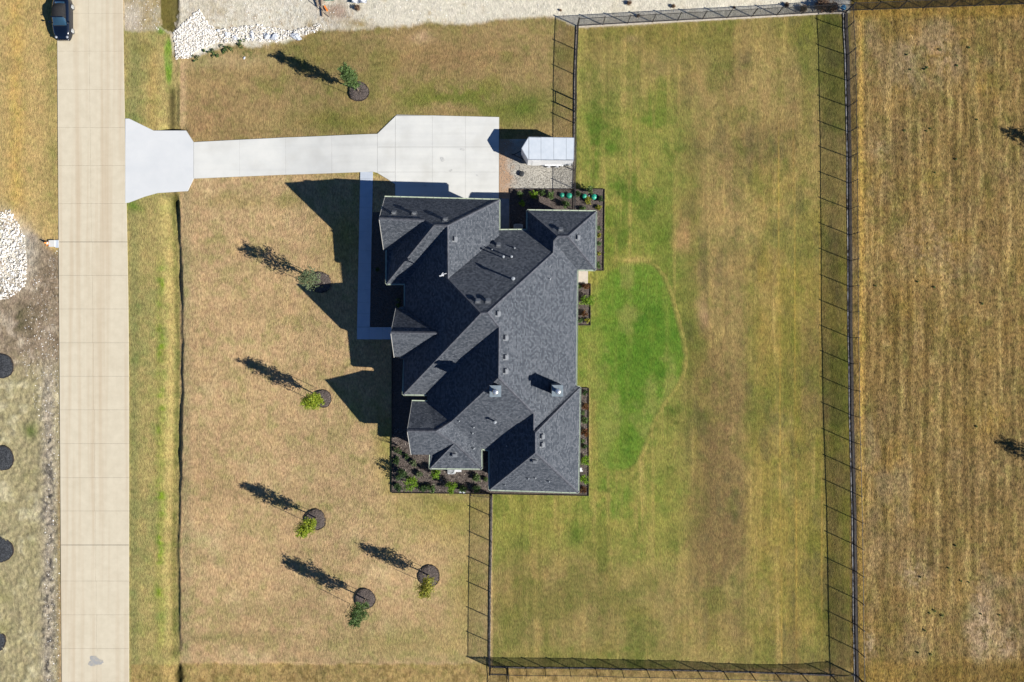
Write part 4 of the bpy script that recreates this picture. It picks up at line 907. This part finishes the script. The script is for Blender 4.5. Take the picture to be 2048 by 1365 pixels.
# loose chips for beds
mb = MB(); random.seed(9)
chips(700, inb(beds[0]), (1020, 379, 1209, 541), lambda x, y: 1.3); chips(120, inb(beds[1]), (1154, 568, 1181, 651), lambda x, y: 1.3)
chips(420, inb(beds[2]), (1155, 776, 1178, 991), lambda x, y: 1.3); chips(3200, inb(beds[3]), (784, 860, 979, 988), lambda x, y: 1.3)
o = mb.build('bark_mulch', bark); tag(o, 'loose shredded bark lying over the planting beds round the house', 'mulch', kind='stuff')
# small bare shrub standing beside the shaded lawn edge
root = empty('dead_twig', PG(800, 893, 1), 'bare brown twiggy plant at the shade edge of the south bed', 'plant'); mb = MB(); r_ = random.Random(4)
b0 = Vector(root.location)
for k in range(16):
    a = r_.uniform(0, 6.3); mb.tube([b0, b0 + Vector((math.cos(a) * .15, math.sin(a) * .15, .7)), b0 + Vector((math.cos(a) * .35, math.sin(a) * .35, 1.5 + r_.random() * .4))], [.02, .012, .004], 4)
mb.build('stems', M['bark'], root)

# weeds in the field
wd = [(1849, 139), (1852, 263), (1853, 136 + 0), (1879, 100), (1913, 132), (1808, 262), (1859, 258), (1937, 96), (1953, 240), (1911, 319), (1840, 1154), (1910, 1091), (1921, 1162), (1937, 1165), (1858, 1226), (1869, 1222), (1884, 1231), (1961, 1228), (1849, 1261), (1998, 1230), (1835, 1305), (1861, 1309), (1750, 572), (1834, 564), (1964, 608), (1869, 346), (1868, 575), (1952, 853), (1896, 1136), (1813, 110), (1820, 140)]
wr = random.Random(12)
for k, (px, py) in enumerate(wd):
    g = PG(px, py); mb = MB(); r0 = wr.uniform(.06, .12)
    for j in range(26):
        a = wr.uniform(0, 6.3); f = wr.random() ** .5; leafquad(mb, g + Vector((math.cos(a) * r0 * f, math.sin(a) * r0 * f, .05 + .12 * (1 - f))), .07, wr)
    o = mb.build('field_weed', LM['green']); tag(o, 'small dark green weed in the dry field east of the fence', 'weed', 'weeds in the dry field')
# green weeds on the rubble edge
for k in range(26):
    t_ = wr.random(); px = 385 + t_ * 110 + wr.gauss(0, 4); py = 116 - t_ * 30 + wr.gauss(0, 5)
    g = PG(px, py); mb = MB(); r0 = wr.uniform(.08, .28)
    for j in range(34):
        a = wr.uniform(0, 6.3); f = wr.random() ** .5; leafquad(mb, g + Vector((math.cos(a) * r0 * f, math.sin(a) * r0 * f, .05 + .2 * (1 - f))), .07, wr)
    o = mb.build('rubble_weed', LM[('dark', 'green')[k % 2]]); tag(o, 'low green weed at the foot of the rubble heap', 'weed', 'weeds along the rubble heap')

# ------------------------------------------------------------------ rubble and rocks
M['rock'] = leaf_mat('white_limestone_rubble', (.80, .785, .75), (.72, .69, .63), (.52, .47, .40))
M['rock'].node_tree.nodes['Mix Shader'].inputs[0].default_value = 0
M['boulder'] = mat('pale_blue_boulder', A(236, 238, 244), A(206, 212, 224), 0.9, 3, 0.03, 8)
def rock(mb, c, s, rng):
    bm_v = [Vector(v_) for v_ in ((1, 0, 0), (-1, 0, 0), (0, 1, 0), (0, -1, 0), (0, 0, .8), (0, 0, -.4), (.6, .6, .45), (-.6, .55, .4), (.55, -.6, .4), (-.6, -.6, .45))]
    rt = Matrix.Rotation(rng.uniform(0, 6.3), 3, 'Z') @ Matrix.Rotation(rng.uniform(-.5, .5), 3, 'X'); n = len(mb.v)
    sc_ = Vector((s * rng.uniform(.6, 1.7), s * rng.uniform(.5, 1.1), s * rng.uniform(.35, .8)))
    for v_ in bm_v:
        j = 1 + rng.uniform(-.35, .3); p = rt @ Vector((v_.x * sc_.x * j, v_.y * sc_.y * j, v_.z * sc_.z * j)); mb.v.append(c + p)
    for f in ((0, 6, 4), (6, 2, 4), (2, 7, 4), (7, 1, 4), (1, 9, 4), (9, 3, 4), (3, 8, 4), (8, 0, 4), (0, 2, 6), (2, 1, 7), (1, 3, 9), (3, 0, 8), (0, 5, 2), (2, 5, 1), (1, 5, 3), (3, 5, 0)): mb.f.append(tuple(n + i for i in f))
def rubble(label, polys, n, smin, smax, seed):
    rng = random.Random(seed); mb = MB()
    for poly, wgt, lift in polys:
        x0, x1 = min(p[0] for p in poly), max(p[0] for p in poly); y0, y1 = min(p[1] for p in poly), max(p[1] for p in poly); c = 0; f_ = inb(poly)
        while c < n * wgt:
            x, y = rng.uniform(x0, x1), rng.uniform(y0, y1)
            if not f_(x, y): continue
            c += 1; rock(mb, PG(x, y, rng.uniform(0, lift)), (smin + (smax - smin) * rng.random() ** 3) / S, rng)
    o = mb.build('rubble_heap', M['rock']); tag(o, label, 'rubble', kind='stuff')
rubble('heap of broken white limestone beside the green ditch weeds', [([(346, 68), (372, 42), (400, 20), (416, 45), (432, 60), (440, 85), (400, 100), (380, 118), (352, 118), (350, 90)], .7, 2.5),
    ([(436, 62), (470, 56), (520, 50), (580, 62), (640, 48), (650, 60), (590, 76), (560, 84), (500, 84), (440, 88)], .32, 3)], 6000, .35, 2.3, 1)
rubble('pile of broken white rock left of the road', [([(-30, 430), (22, 420), (32, 440), (48, 465), (55, 520), (52, 570), (36, 585), (14, 600), (-30, 604)], 1, 3)], 4200, .4, 2.6, 2)
rubble('scattered pale stones over the bare building lot', [([(370, -30), (1100, -30), (1100, 25), (900, 42), (740, 50), (620, 58), (440, 55), (400, 18)], .6, .8), ([(1160, -30), (1690, -30), (1690, 20), (1160, 50)], .3, .5), ([(250, 0), (320, 0), (320, 60), (250, 60)], .1, .5)], 2600, .3, 1.1, 3)
rubble('stony clods along the west side of the road', [([(60, 560), (115, 500), (119, 900), (121, 1400), (86, 1400), (92, 900), (40, 700)], 1, .8)], 1500, .3, 1.2, 4)
brng = random.Random(8)
for k, (px, py, s_, lb) in enumerate(((456, 70, 8, 'leftmost large pale boulder in the rubble line'), (470, 76, 6, 'smaller boulder touching the leftmost one'), (505, 71, 7, 'boulder right of the dark gap in the rubble line'),
        (536, 74, 8, 'bluish flat boulder in the middle of the rubble line'), (550, 75, 11, 'biggest bluish white boulder in the rubble line'), (592, 74, 8, 'rusty tinged boulder at the end of the rubble line'), (437, 62, 5, 'small boulder at the left start of the rubble line'), (489, 117, 4, 'lone pale stone on the grass below the rubble line'))):
    mb = MB(); rock(mb, PG(px, py, s_ * .15), s_ / S, brng)
    bm = bmesh.new(); vv = [bm.verts.new(v_) for v_ in mb.v]; [bm.faces.new([vv[i] for i in f]) for f in mb.f]
    bmesh.ops.subdivide_edges(bm, edges=bm.edges, cuts=2, use_grid_fill=True)
    for v_ in bm.verts: v_.co += Vector((brng.gauss(0, 1), brng.gauss(0, 1), brng.gauss(0, 1))) * .022
    me = bpy.data.meshes.new('boulder'); bm.to_mesh(me); bm.free(); me.materials.append(M['boulder'])
    o = bpy.data.objects.new('boulder', me); sc.collection.objects.link(o); tag(o, lb, 'boulder', 'boulders in the rubble line')

# ------------------------------------------------------------------ fences
M['mow'] = mat('weathered_mow_strip', A(168, 156, 146), A(92, 84, 78), 0.9, 3.5, contrast=(0.4, 0.6))
def fence(label, posts, ht=33.0, group=None, gate=None, strip=None, strip2=None):
    base = PG(*posts[0]); root = empty('metal_fence', base, label, 'fence'); pk = MB()
    P0 = [PG(*p) for p in posts]; up = Vector((0, 0, 1)); H_ = ht / S
    for k, p in enumerate(P0):
        mb = MB(); mb.bar(p - up * .1, p + up * (H_ + .09), .07); mb.box(p + up * (H_ + .1), (.08, .08, .025)); mb.build('post', M['black'], root)
    for k, (p, q_) in enumerate(zip(P0, P0[1:])):
        is_gate = gate is not None and k in gate
        if not is_gate:
            for z in (H_ - .03, .15):
                mb = MB(); mb.bar(p + up * z, q_ + up * z, .036, .045); mb.build('rail', M['black'], root)
        if is_gate:
            mb = MB()
            for z in (H_ - .03, H_ - .2, .15): mb.bar(p + up * z, q_ + up * z, .05, .045)
            d = (q_ - p).normalized()
            for s_ in (p + d * .06, q_ - d * .06): mb.bar(s_ + up * .1, s_ + up * H_, .05)
            mb.build('gate', M['black'], root)
        ln = (q_ - p).length; n = int(ln / .105)
        for j in range(1, n):
            c = p + (q_ - p) * (j / n); pk.bar(c + up * .05, c + up * H_, .021, .021, False)
    o = pk.build('pickets', M['black'], root); o['kind'] = 'stuff'
    for st2 in (strip, strip2):
        if not st2: continue
        m_, off, wd_ = st2; mb = MB()
        for p, q_ in zip(P0, P0[1:]):
            d = (q_ - p).normalized(); n = Vector((-d.y, d.x, 0)); c0 = p + n * off; c1 = q_ + n * off; mb.bar(c0 + up * .015, c1 + up * .015, wd_, .05)
        s = mb.build('mow_strip', m_); tag(s, kind='structure')
def lerp(p, q_, n): return [(p[0] + (q_[0] - p[0]) * k / n, p[1] + (q_[1] - p[1]) * k / n) for k in range(n + 1)]
fence('black picket fence running from the white trailer up to the rubble lot', [(1154.5, 52), (1152.5, 100), (1150.5, 150), (1150, 200), (1150, 224), (1149.5, 247), (1149.5, 295), (1149, 342), (1148, 378), (1147.5, 422)], gate=[3], strip=(M['mow'], -.08, .16))
fb = [(1156, 53)] + [(1156 + k * 49.6, 53 - k * 2.72) for k in range(1, 11)] + [(1691, 25)]
fence('black picket fence between the back lawn and the pale building lot', fb, strip=(mat('chalky_fence_line', A(222, 212, 198), A(190, 176, 158), .9, 4), 0.0, .3))
fence('black picket fence along the top edge of the dry field', [(1694 + k * 51, 22.5 - k * 1.9) for k in range(0, 10)], strip=None)
fence('long black picket fence between the back lawn and the dry field', [(1691, 26), (1691.5, 59), (1694.5, 111), (1695.5, 162.5), (1696.5, 214), (1697.5, 265), (1698.5, 316), (1698.5, 367), (1699, 419), (1699.5, 470.5), (1700, 522), (1700, 574), (1700, 625), (1700.5, 676), (1702, 727.5), (1702.5, 780), (1703, 831), (1704.5, 884), (1706, 936), (1707, 986), (1708.6, 1037.7), (1709, 1089.5), (1710, 1142.6), (1710.5, 1197), (1711, 1248.7), (1712, 1299), (1713, 1351), (1714, 1402)], strip=(mat('pale_gravel_strip', A(196, 190, 184), A(84, 76, 72), 0.9, 1.6, contrast=(0.42, 0.6)), -.2, .13), strip2=(mat('dark_damp_soil', A(92, 84, 78), A(52, 46, 44), 0.95, 3), .08, .3))
fence('black picket fence along the bottom edge of the back lawn', [(980, 1334), (1016, 1335), (1052, 1336), (1089.5, 1336), (1139, 1336.4), (1190.8, 1337), (1242.6, 1339), (1293, 1339.7), (1343.7, 1341), (1395.5, 1341.7), (1447, 1343.5), (1500, 1344.7), (1551, 1347), (1603, 1348.5), (1662, 1351), (1711, 1351)], gate=[0], strip=(M['mow'], 0.0, .16))
fence('black picket fence running down from the south corner of the house', [(983.5, 990), (983, 1032.6), (982.5, 1083), (981.5, 1133.7), (980.5, 1184), (980, 1235), (979.5, 1284), (979.5, 1334)], strip=(M['mow'], -.02, .2))
fence('short piece of black picket fence leaving the frame at the bottom', [(1016.5, 1338), (1019, 1390), (1022, 1440)])
fence('short black picket fence across the mulch to the house corner', [(943, 984), (984, 989)])

# ------------------------------------------------------------------ trailer
def T(px, py, h): return P(px, py, h)
tr = empty('cargo_trailer', P(1095, 300, 0), 'white enclosed cargo trailer with pointed nose parked on gravel', 'trailer')
HT, HB = 52, 10
tw = mat('trailer_white_skin', (0.74, 0.75, 0.77), (0.79, 0.80, 0.81), 0.45, 2, spec=0.5)
tl = [T(1148.5, 276, HT), T(1057.5, 274.5, HT), T(1043, 297.5, HT), T(1056, 319.7, HT), T(1147.5, 320.5, HT)]
mb = MB(); z0, z1 = HB / S, HT / S - .03
for i in range(len(tl)):
    a_, b_ = tl[i], tl[(i + 1) % len(tl)]; mb.quad((a_.x, a_.y, z0), (b_.x, b_.y, z0), (b_.x, b_.y, z1), (a_.x, a_.y, z1))
mb.poly([(p.x, p.y, z0) for p in tl][::-1]); mb.build('body', tw, tr)
roofm = mat('trailer_roof_sheet', (0.43, 0.475, 0.52), (0.49, 0.53, 0.57), 0.5, 1.5, 0.01, 1.2, spec=0.5)
sx_ = [1057.8, 1082, 1107.5, 1132.5, 1148.3]
for i, (x0, x1) in enumerate(zip(sx_, sx_[1:])):
    mb = MB(); g = .22; pts = [T(x0 + g, 275.2, HT), T(x0 + g, 319.2, HT), T(x1 - g, 319.6, HT), T(x1 - g, 275.8, HT)]; mb.prism([(p.x, p.y) for p in pts], z1 - .01, z1 + .03); mb.build('roof_panel', roofm, tr)
mb = MB(); pts = [T(1057.3, 275.2, HT), T(1043.8, 297.5, HT), T(1056.3, 319, HT), T(1057.3, 319.2, HT)]; mb.prism([(p.x, p.y) for p in pts], z1 - .01, z1 + .03); mb.build('nose_panel', roofm, tr)
mb = MB()
for i in range(len(tl)): mb.bar(Vector((tl[i].x, tl[i].y, z1)), Vector((tl[(i + 1) % 5].x, tl[(i + 1) % 5].y, z1)), .05, .07)
mb.build('roof_trim', M['galv'], tr)
sy = tl[3].y
xw = [P(1097, 333, 8).x, P(1114, 333, 8).x]
for sgn, yb in ((-1, sy), (1, tl[0].y)):
    for x in xw:
        mb = MB(); c = Vector((x, yb + sgn * .02, .34)); mb.tube([c + Vector((0, -sgn * .1, 0)), c + Vector((0, sgn * .10, 0))], [.33, .33], 18); wh = mb.build('wheel', M['black'], tr)
        mb = MB(); mb.tube([c + Vector((0, sgn * .1, 0)), c + Vector((0, sgn * .15, 0))], [.2, .2], 14); r = mb.build('rim', M['white'], wh); r.matrix_parent_inverse = Matrix.Identity(4)
    mb = MB(); xm = sum(xw) / 2; pr = [(-1.02, .45), (-.8, .70), (.8, .70), (1.02, .45)]
    for (xa, za), (xb, zb) in zip(pr, pr[1:]): mb.quad((xm + xa, yb, za), (xm + xb, yb, zb), (xm + xb, yb + sgn * .11, zb), (xm + xa, yb + sgn * .11, za))
    mb.quad((xm - .8, yb + sgn * .11, .70), (xm + .8, yb + sgn * .11, .70), (xm + .8, yb + sgn * .11, .62), (xm - .8, yb + sgn * .11, .62)); mb.build('fender', M['white'], tr)
mb = MB(); nose = tl[2]; hp = Vector((nose.x - .75, nose.y, .42)); mb.bar(Vector((tl[1].x, tl[1].y - .4, .42)), hp, .07); mb.bar(Vector((tl[3].x, tl[3].y + .4, .42)), hp, .07); mb.bar(hp, hp + Vector((-.2, 0, .03)), .1)
mb.bar(hp + Vector((.15, 0, -.4)), hp + Vector((.15, 0, .35)), .07); mb.build('tongue', M['black'], tr)
for x in (1131, 1137.5, 1143.5):
    p = P(x, 331, 18); mb = MB(); mb.box((p.x, sy - .03, .75), (.08, .06, .5)); mb.build('marker_lamp', M['galv'], tr)
p = P(1066, 330, 30); mb = MB(); mb.box((p.x + .3, sy - .012, 1.3), (.75, .02, 1.7)); mb.build('side_door', tw, tr)

# ------------------------------------------------------------------ small yard things
dome = mat('teal_green_plastic', (0.01, 0.25, 0.16), (0.02, 0.31, 0.20), 0.45, 6, spec=.5)
for px, py, r_, lb in ((1123.6, 391.5, 4.6, 'smaller green tank lid, leftmost of the four domes in the mulch'), (1138, 392.6, 5.6, 'larger green tank lid, second of the four domes in the mulch'), (1168.5, 394, 4.8, 'green tank lid, third of the four domes, right of the fence line'), (1187.5, 395, 5.6, 'green tank lid, rightmost of the four domes in the mulch')):
    c = PG(px, py, 1); R_ = r_ / S; root = empty('tank_lid', c, lb, 'tank lid', 'green septic tank lids'); mb = MB()
    mb.lathe(c, [(R_, 0), (R_, .2), (R_ * .95, .24), (R_ * .7, .3), (R_ * .3, .335), (R_ * .05, .34)], 24); mb.build('lid', dome, root, True)
    for k in range(12):
        a = k * math.pi / 6; mb = MB(); d = Vector((math.cos(a), math.sin(a), 0)); mb.bar(c + d * R_ * .12 + Vector((0, 0, .345)), c + d * R_ * .92 + Vector((0, 0, .26)), .022, .02); mb.build('rib', dome, root)
c = PG(1177, 394, 1); mb = MB(); mb.lathe(c, [(.03, 0), (.03, .35), (.06, .36), (.06, .42), (.02, .44)], 10); tag(mb.build('sprinkler', M['pvc']), 'white sprinkler head between the right pair of green domes', 'sprinkler')
c = PG(1043.5, 349, .6); root = empty('drum', c, 'round black drum with a lid standing on the gravel', 'drum'); mb = MB(); mb.lathe(c, [(.23, 0), (.25, .02), (.25, .2), (.23, .21)], 24); mb.build('body', M['black'], root, True)
mb = MB(); mb.lathe(c, [(.27, .2), (.27, .235), (.2, .26), (.06, .27)], 24); mb.build('lid', mat('dull_black_plastic', (.035, .037, .04), None, .5), root, True); mb = MB(); mb.lathe(c + Vector((.05, 0, 0)), [(.04, .26), (.04, .30), (.02, .305)], 12); mb.build('knob', M['black'], root)
def ac(px, py, label, w_=14.0, pad=None):
    c = PG(px, py, 1); root = empty('air_conditioner', c, label, 'air conditioner'); s_ = w_ / S / 2; h_ = .75; mb = MB()
    cab = mat('pale_grey_cabinet', (.34, .36, .37), (.42, .43, .44), .5, 6)
    mb.box(c + Vector((0, 0, .05)), (2 * s_ + .12, 2 * s_ + .12, .1)); mb.build('pad', M['drive'], root)
    mb = MB()
    for k in range(9): mb.box(c + Vector((0, 0, .14 + k * .07)), (2 * s_ - .03, 2 * s_ - .03, .035))
    mb.build('louvres', cab, root); mb = MB(); seg = 28; zt = c.z + h_
    n0 = len(mb.v); R_ = s_ * .8
    for k in range(seg):
        a = 2 * math.pi * k / seg; x, y = math.cos(a), math.sin(a); m_ = max(abs(x), abs(y)); mb.v.append(Vector((c.x + x * R_, c.y + y * R_, zt))); mb.v.append(Vector((c.x + x / m_ * s_, c.y + y / m_ * s_, zt))); mb.v.append(Vector((c.x + x / m_ * s_, c.y + y / m_ * s_, zt - .08))); mb.v.append(Vector((c.x + x * R_, c.y + y * R_, zt - .12)))
    for k in range(seg):
        a = n0 + 4 * k; b_ = n0 + 4 * ((k + 1) % seg); mb.f += [(a, a + 1, b_ + 1, b_), (a + 1, a + 2, b_ + 2, b_ + 1), (a + 3, a, b_, b_ + 3)]
    mb.build('top_panel', cab, root)
    mb = MB()
    for k in range(5):
        a = k * 2 * math.pi / 5; d = Vector((math.cos(a), math.sin(a), 0)); e = Vector((-d.y, d.x, 0)); p = Vector((c.x, c.y, zt - .14)); mb.quad(p + d * .05 - e * .04, p + d * R_ * .95 - e * .1, p + d * R_ * .95 + e * .08 + Vector((0, 0, .04)), p + d * .05 + e * .04)
    mb.lathe((c.x, c.y, zt - .2), [(.08, 0), (.08, .1), (.03, .12)], 12); mb.build('fan', M['galv'], root); mb = MB()
    for rr in (.35, .6, .85, 1.0):
        for k in range(24):
            a0, a1 = 2 * math.pi * k / 24, 2 * math.pi * (k + 1) / 24; mb.bar((c.x + math.cos(a0) * R_ * rr, c.y + math.sin(a0) * R_ * rr, zt + .01), (c.x + math.cos(a1) * R_ * rr, c.y + math.sin(a1) * R_ * rr, zt + .01), .008, .008, False)
    mb.build('grille', M['black'], root)
ac(903.5, 939, 'white air conditioner with round fan by the south wall', 13.5); ac(1036.5, 459, 'air conditioner half hidden under the eave north of the house', 16)
c = PG(917, 938, 1); mb = MB(); mb.box(c + Vector((0, 0, .2)), (.6, .42, .4)); mb.box(c + Vector((0, 0, .41)), (.64, .46, .03)); tag(mb.build('equipment_box', M['white']), 'low white equipment box right of the south air conditioner', 'utility box')
c = PG(927, 984.5, 1); mb = MB(); rock(mb, c, 5.0 / S, random.Random(2)); rock(mb, c + Vector((-.3, .03, 0)), 3.4 / S, random.Random(3)); tag(mb.build('edging_stone', M['boulder']), 'pale stone lying on the south bed edging', 'stone')
c = PG(1161, 938, 1); mb = MB(); mb.box(c + Vector((0, 0, .12)), (.22, .3, .24)); mb.box(c + Vector((.06, -.2, .08)), (.3, .12, .1)); tag(mb.build('splash_block', M['white']), 'small white splash block under the east eave', 'splash block')
# cone, inlet by the road
c = PG(98, 487.5, .5); root = empty('traffic_cone', c, 'orange traffic cone beside the road drain inlet', 'traffic cone'); org = mat('orange_plastic', (.75, .20, .03), (.8, .24, .04), .5, 5)
mb = MB(); mb.box(c + Vector((0, 0, .03)), (.46, .46, .05)); mb.build('base', org, root); mb = MB(); mb.lathe(c, [(.19, .05), (.13, .3)], 18); mb.build('lower_body', org, root, True)
mb = MB(); mb.lathe(c, [(.131, .3), (.10, .42)], 18); mb.build('reflective_band', M['white'], root, True); mb = MB(); mb.lathe(c, [(.1, .42), (.035, .68)], 18); mb.build('upper_body', org, root, True)
mb = MB(); p0, p1 = PG(100.5, 481.5), PG(112, 494.5); mb.box(((p0.x + p1.x) / 2, (p0.y + p1.y) / 2, p0.z + .1), (p1.x - p0.x, p0.y - p1.y, .28)); tag(mb.build('drain_inlet', M['drive']), 'square white concrete inlet at the road edge by the cone', 'drain inlet')
p0, p1 = PG(112, 481), PG(118.3, 496); mb = MB(); mb.box(((p0.x + p1.x) / 2, (p0.y + p1.y) / 2, p0.z + .04), (p1.x - p0.x, p0.y - p1.y, .16)); tag(mb.build('concrete_apron', M['walk']), kind='structure')
# things on the lot at the top edge
c = PG(659, -8); root = empty('portable_cabin', c, 'green steel container cut by the top edge of the photo', 'container'); gmn = mat('dull_green_steel', (.05, .16, .13), (.07, .2, .16), .6, 4)
mb = MB(); mb.box(c + Vector((0, 0.3, .55)), (.95, 1.6, 1.1)); mb.build('body', gmn, root); mb = MB(); mb.box(c + Vector((0, .3, 1.13)), (1.03, 1.68, .05)); mb.build('lid', gmn, root)
woodm = mat('weathered_timber', (.22, .17, .12), (.3, .24, .18), .9, 6)
for k, (a_, b_, ha, hb_, lb) in enumerate((((646, 34), (643, -12), .1, .15, 'long dark timber leaning by the green container'), ((636, 14), (634, -14), .1, .1, 'short dark timber left of the green container'), ((660, 35), (634, 8), .1, .5, 'thin pole lying over the timbers'))):
    mb = MB(); mb.bar(PG(*a_, 2), PG(*b_, 4 + k * 4), .12 if k < 2 else .05); tag(mb.build('timber', woodm), lb, 'timber')
mb = MB(); mb.bar(PG(656, 24, 4), PG(650, 14, 4), .16, .1); tag(mb.build('orange_strap', org), 'short orange strap next to the timbers', 'strap')
rng = random.Random(6); mb = MB(); base = PG(722, -6, 2)
for i in range(8):
    for j in range(8):
        def pt(i, j): return base + Vector(((i - 4) * .18 + (j - 4) * .04, (j - 4) * .2, .15 + .12 * math.sin(i * 1.3 + j * .9) + .1 * math.cos(j * 1.7)))
        mb.quad(pt(i, j), pt(i + 1, j), pt(i + 1, j + 1), pt(i, j + 1))
tag(mb.build('white_tarp', M['white'], None, True), 'crumpled white tarp at the top edge of the lot', 'tarp')
def tumble(px, py, r, label, m, n=70, seed=1):
    rng = random.Random(seed); c = PG(px, py, r * .6); mb = MB(); R_ = r / S
    for k in range(n):
        a = Vector((rng.gauss(0, 1), rng.gauss(0, 1), rng.gauss(0, 1))).normalized() * R_ * rng.uniform(.5, 1); b_ = Vector((rng.gauss(0, 1), rng.gauss(0, 1), rng.gauss(0, 1))).normalized() * R_ * rng.uniform(.5, 1)
        mb.bar(c + a, c + b_, .018, .018, False)
    tag(mb.build('dry_brush', m), label, 'dry brush')
brn = mat('dry_stem', (.12, .07, .045), (.2, .13, .08), .9, 5)
for k, (px, py, r_, lb) in enumerate(((716, 18, 7, 'dark bundle of dry brush beside the white tarp'), (1640, 14, 17, 'wide dry brush heaped against the fence corner'), (1662, 18, 13, 'dry brush closest to the blue bag'), (1605, 20, 9, 'reddish dry brush caught on the fence left of the corner heap'), (1572, 12, 6, 'small dry brush on the lot behind the fence'), (1346, 14, 5, 'small reddish dry weed above the fence'), (1258, 8, 6, 'red brown dry weed high on the pale lot'), (1276, 33, 4, 'dark dry weed stuck in the fence'), (1468, 16, 3, 'tiny dry weed near the fence top'), (1121, 22, 3, 'dark round dry weed left of the fence corner'))):
    tumble(px, py, r_, lb, brn, 40 + int(r_ * 9), k)
c = PG(1683, 19, 6); mb = MB(); rock(mb, c, 7.5 / S, random.Random(9)); tag(mb.build('blue_bag', mat('blue_plastic', (.03, .16, .32), (.10, .32, .50), .4, 6)), 'crumpled blue bag in the fence corner', 'bag')

# ------------------------------------------------------------------ car
car = empty('parked_car', PG(133, 42), 'small dark blue rounded convertible parked on the left road edge', 'car')
paint = mat('navy_car_paint', (0.003, 0.006, 0.014), None, 0.2, spec=0.6, coat=0.6)
c0 = Vector(car.location); c0.z = (-15 + 1.6) / S
LN, WD = 4.35, 1.74
def sect(y):      # y: +rear .. -front ; returns half width, hood height
    t = (y + LN / 2) / LN
    hw = WD / 2 * (1 - (abs(2 * t - 1)) ** 5 * .38); return hw, float(np.interp(t, [0, .04, .12, .3, .42, .75, .9, .97, 1], [.42, .66, .82, .95, 1.0, 1.0, .92, .7, .45]))
mb = MB(); rings = []; ny = 33
for i in range(ny):
    y = -LN / 2 + LN * i / (ny - 1); hw, hz = sect(y); r = []
    for fx, fz in ((-1, .22), (-1.0, .5), (-.985, .8), (-.9, .97), (-.6, 1.02), (0, 1.05), (.6, 1.02), (.9, .97), (.985, .8), (1, .5), (1, .22)): r.append(c0 + Vector((fx * hw, y, max(.2, hz * fz))))
    n = len(mb.v); mb.v += r; rings.append(n)
for a_, b_ in zip(rings, rings[1:]):
    for k in range(10): mb.f.append((a_ + k, a_ + k + 1, b_ + k + 1, b_ + k))
mb.f.append(tuple(rings[0] + k for k in range(11))); mb.f.append(tuple(rings[-1] + k for k in reversed(range(11)))); mb.build('body', paint, car, True)
def shell(name, m, y0, y1, prof, n=10, sm=True):
    mb = MB(); rr = []
    for i in range(n + 1):
        t = i / n; y = y0 + (y1 - y0) * t; hw, z0, z1 = prof(t); r = [c0 + Vector((-hw * 1.12, y, z0)), c0 + Vector((-hw * 1.03, y, z0 + (z1 - z0) * .6)), c0 + Vector((-hw * .85, y, z0 + (z1 - z0) * .93)), c0 + Vector((0, y, z1 + .03)), c0 + Vector((hw * .85, y, z0 + (z1 - z0) * .93)), c0 + Vector((hw * 1.03, y, z0 + (z1 - z0) * .6)), c0 + Vector((hw * 1.12, y, z0))]
        rr.append(len(mb.v)); mb.v += r
    for a_, b_ in zip(rr, rr[1:]):
        for k in range(6): mb.f.append((a_ + k, a_ + k + 1, b_ + k + 1, b_ + k))
    return mb.build(name, m, car, sm)
glass = mat('windscreen_glass', (0.02, 0.05, 0.08), None, 0.05, spec=1.0, coat=1.0)
soft = mat('black_canvas_top', (0.012, 0.012, 0.013), (0.02, 0.02, 0.021), .9, 8)
shell('windscreen', glass, -.95, -.28, lambda t: (.62 - .06 * t, .96, .98 + .42 * t))
shell('soft_top', soft, -.28, 1.2, lambda t: (.58 - .04 * t, .96, 1.40 + .04 * math.sin(t * math.pi) - .32 * max(0, (t - .6) / .4) ** 1.6))
shell('rear_window', glass, 1.2, 1.42, lambda t: (.46, .96, 1.09 - .1 * t), 4)
mb = MB(); mb.bar(c0 + Vector((-.6, -.30, 1.41)), c0 + Vector((.6, -.30, 1.41)), .08, .05); mb.build('windscreen_header', paint, car)
mb = MB(); mb.bar(c0 + Vector((-.55, -1.0, 1.01)), c0 + Vector((.55, -1.0, 1.01)), .05, .03); mb.build('wiper', M['black'], car)
for sgn in (-1, 1):
    for y in (-1.22, 1.2):
        c = c0 + Vector((sgn * .78, y, .31)); mb = MB(); mb.tube([c - Vector((sgn * .1, 0, 0)), c + Vector((sgn * .1, 0, 0))], [.31, .31], 20); wh = mb.build('wheel', M['black'], car)
        mb = MB(); mb.tube([c + Vector((sgn * .09, 0, 0)), c + Vector((sgn * .125, 0, 0))], [.23, .21], 16); r = mb.build('rim', M['galv'], wh); r.matrix_parent_inverse = Matrix.Identity(4)
    c = c0 + Vector((sgn * .95, -.62, 1.0)); mb = MB(); mb.box(c, (.2, .12, .13)); mb.bar(c, c - Vector((sgn * .15, 0, .05)), .05); mb.build('side_mirror', paint, car)
    c = c0 + Vector((sgn * .55, -LN / 2 + .2, .66)); mb = MB(); mb.lathe(c, [(.13, 0), (.12, .04), (.07, .08)], 14); mb.build('headlight', mat('headlight_lens', (.25, .27, .3), None, .1, spec=.8), car, True)
    c = c0 + Vector((sgn * .5, LN / 2 - .12, .6)); mb = MB(); mb.box(c, (.26, .1, .14)); mb.build('tail_light', mat('red_lens', (.3, .01, .01), None, .2), car)
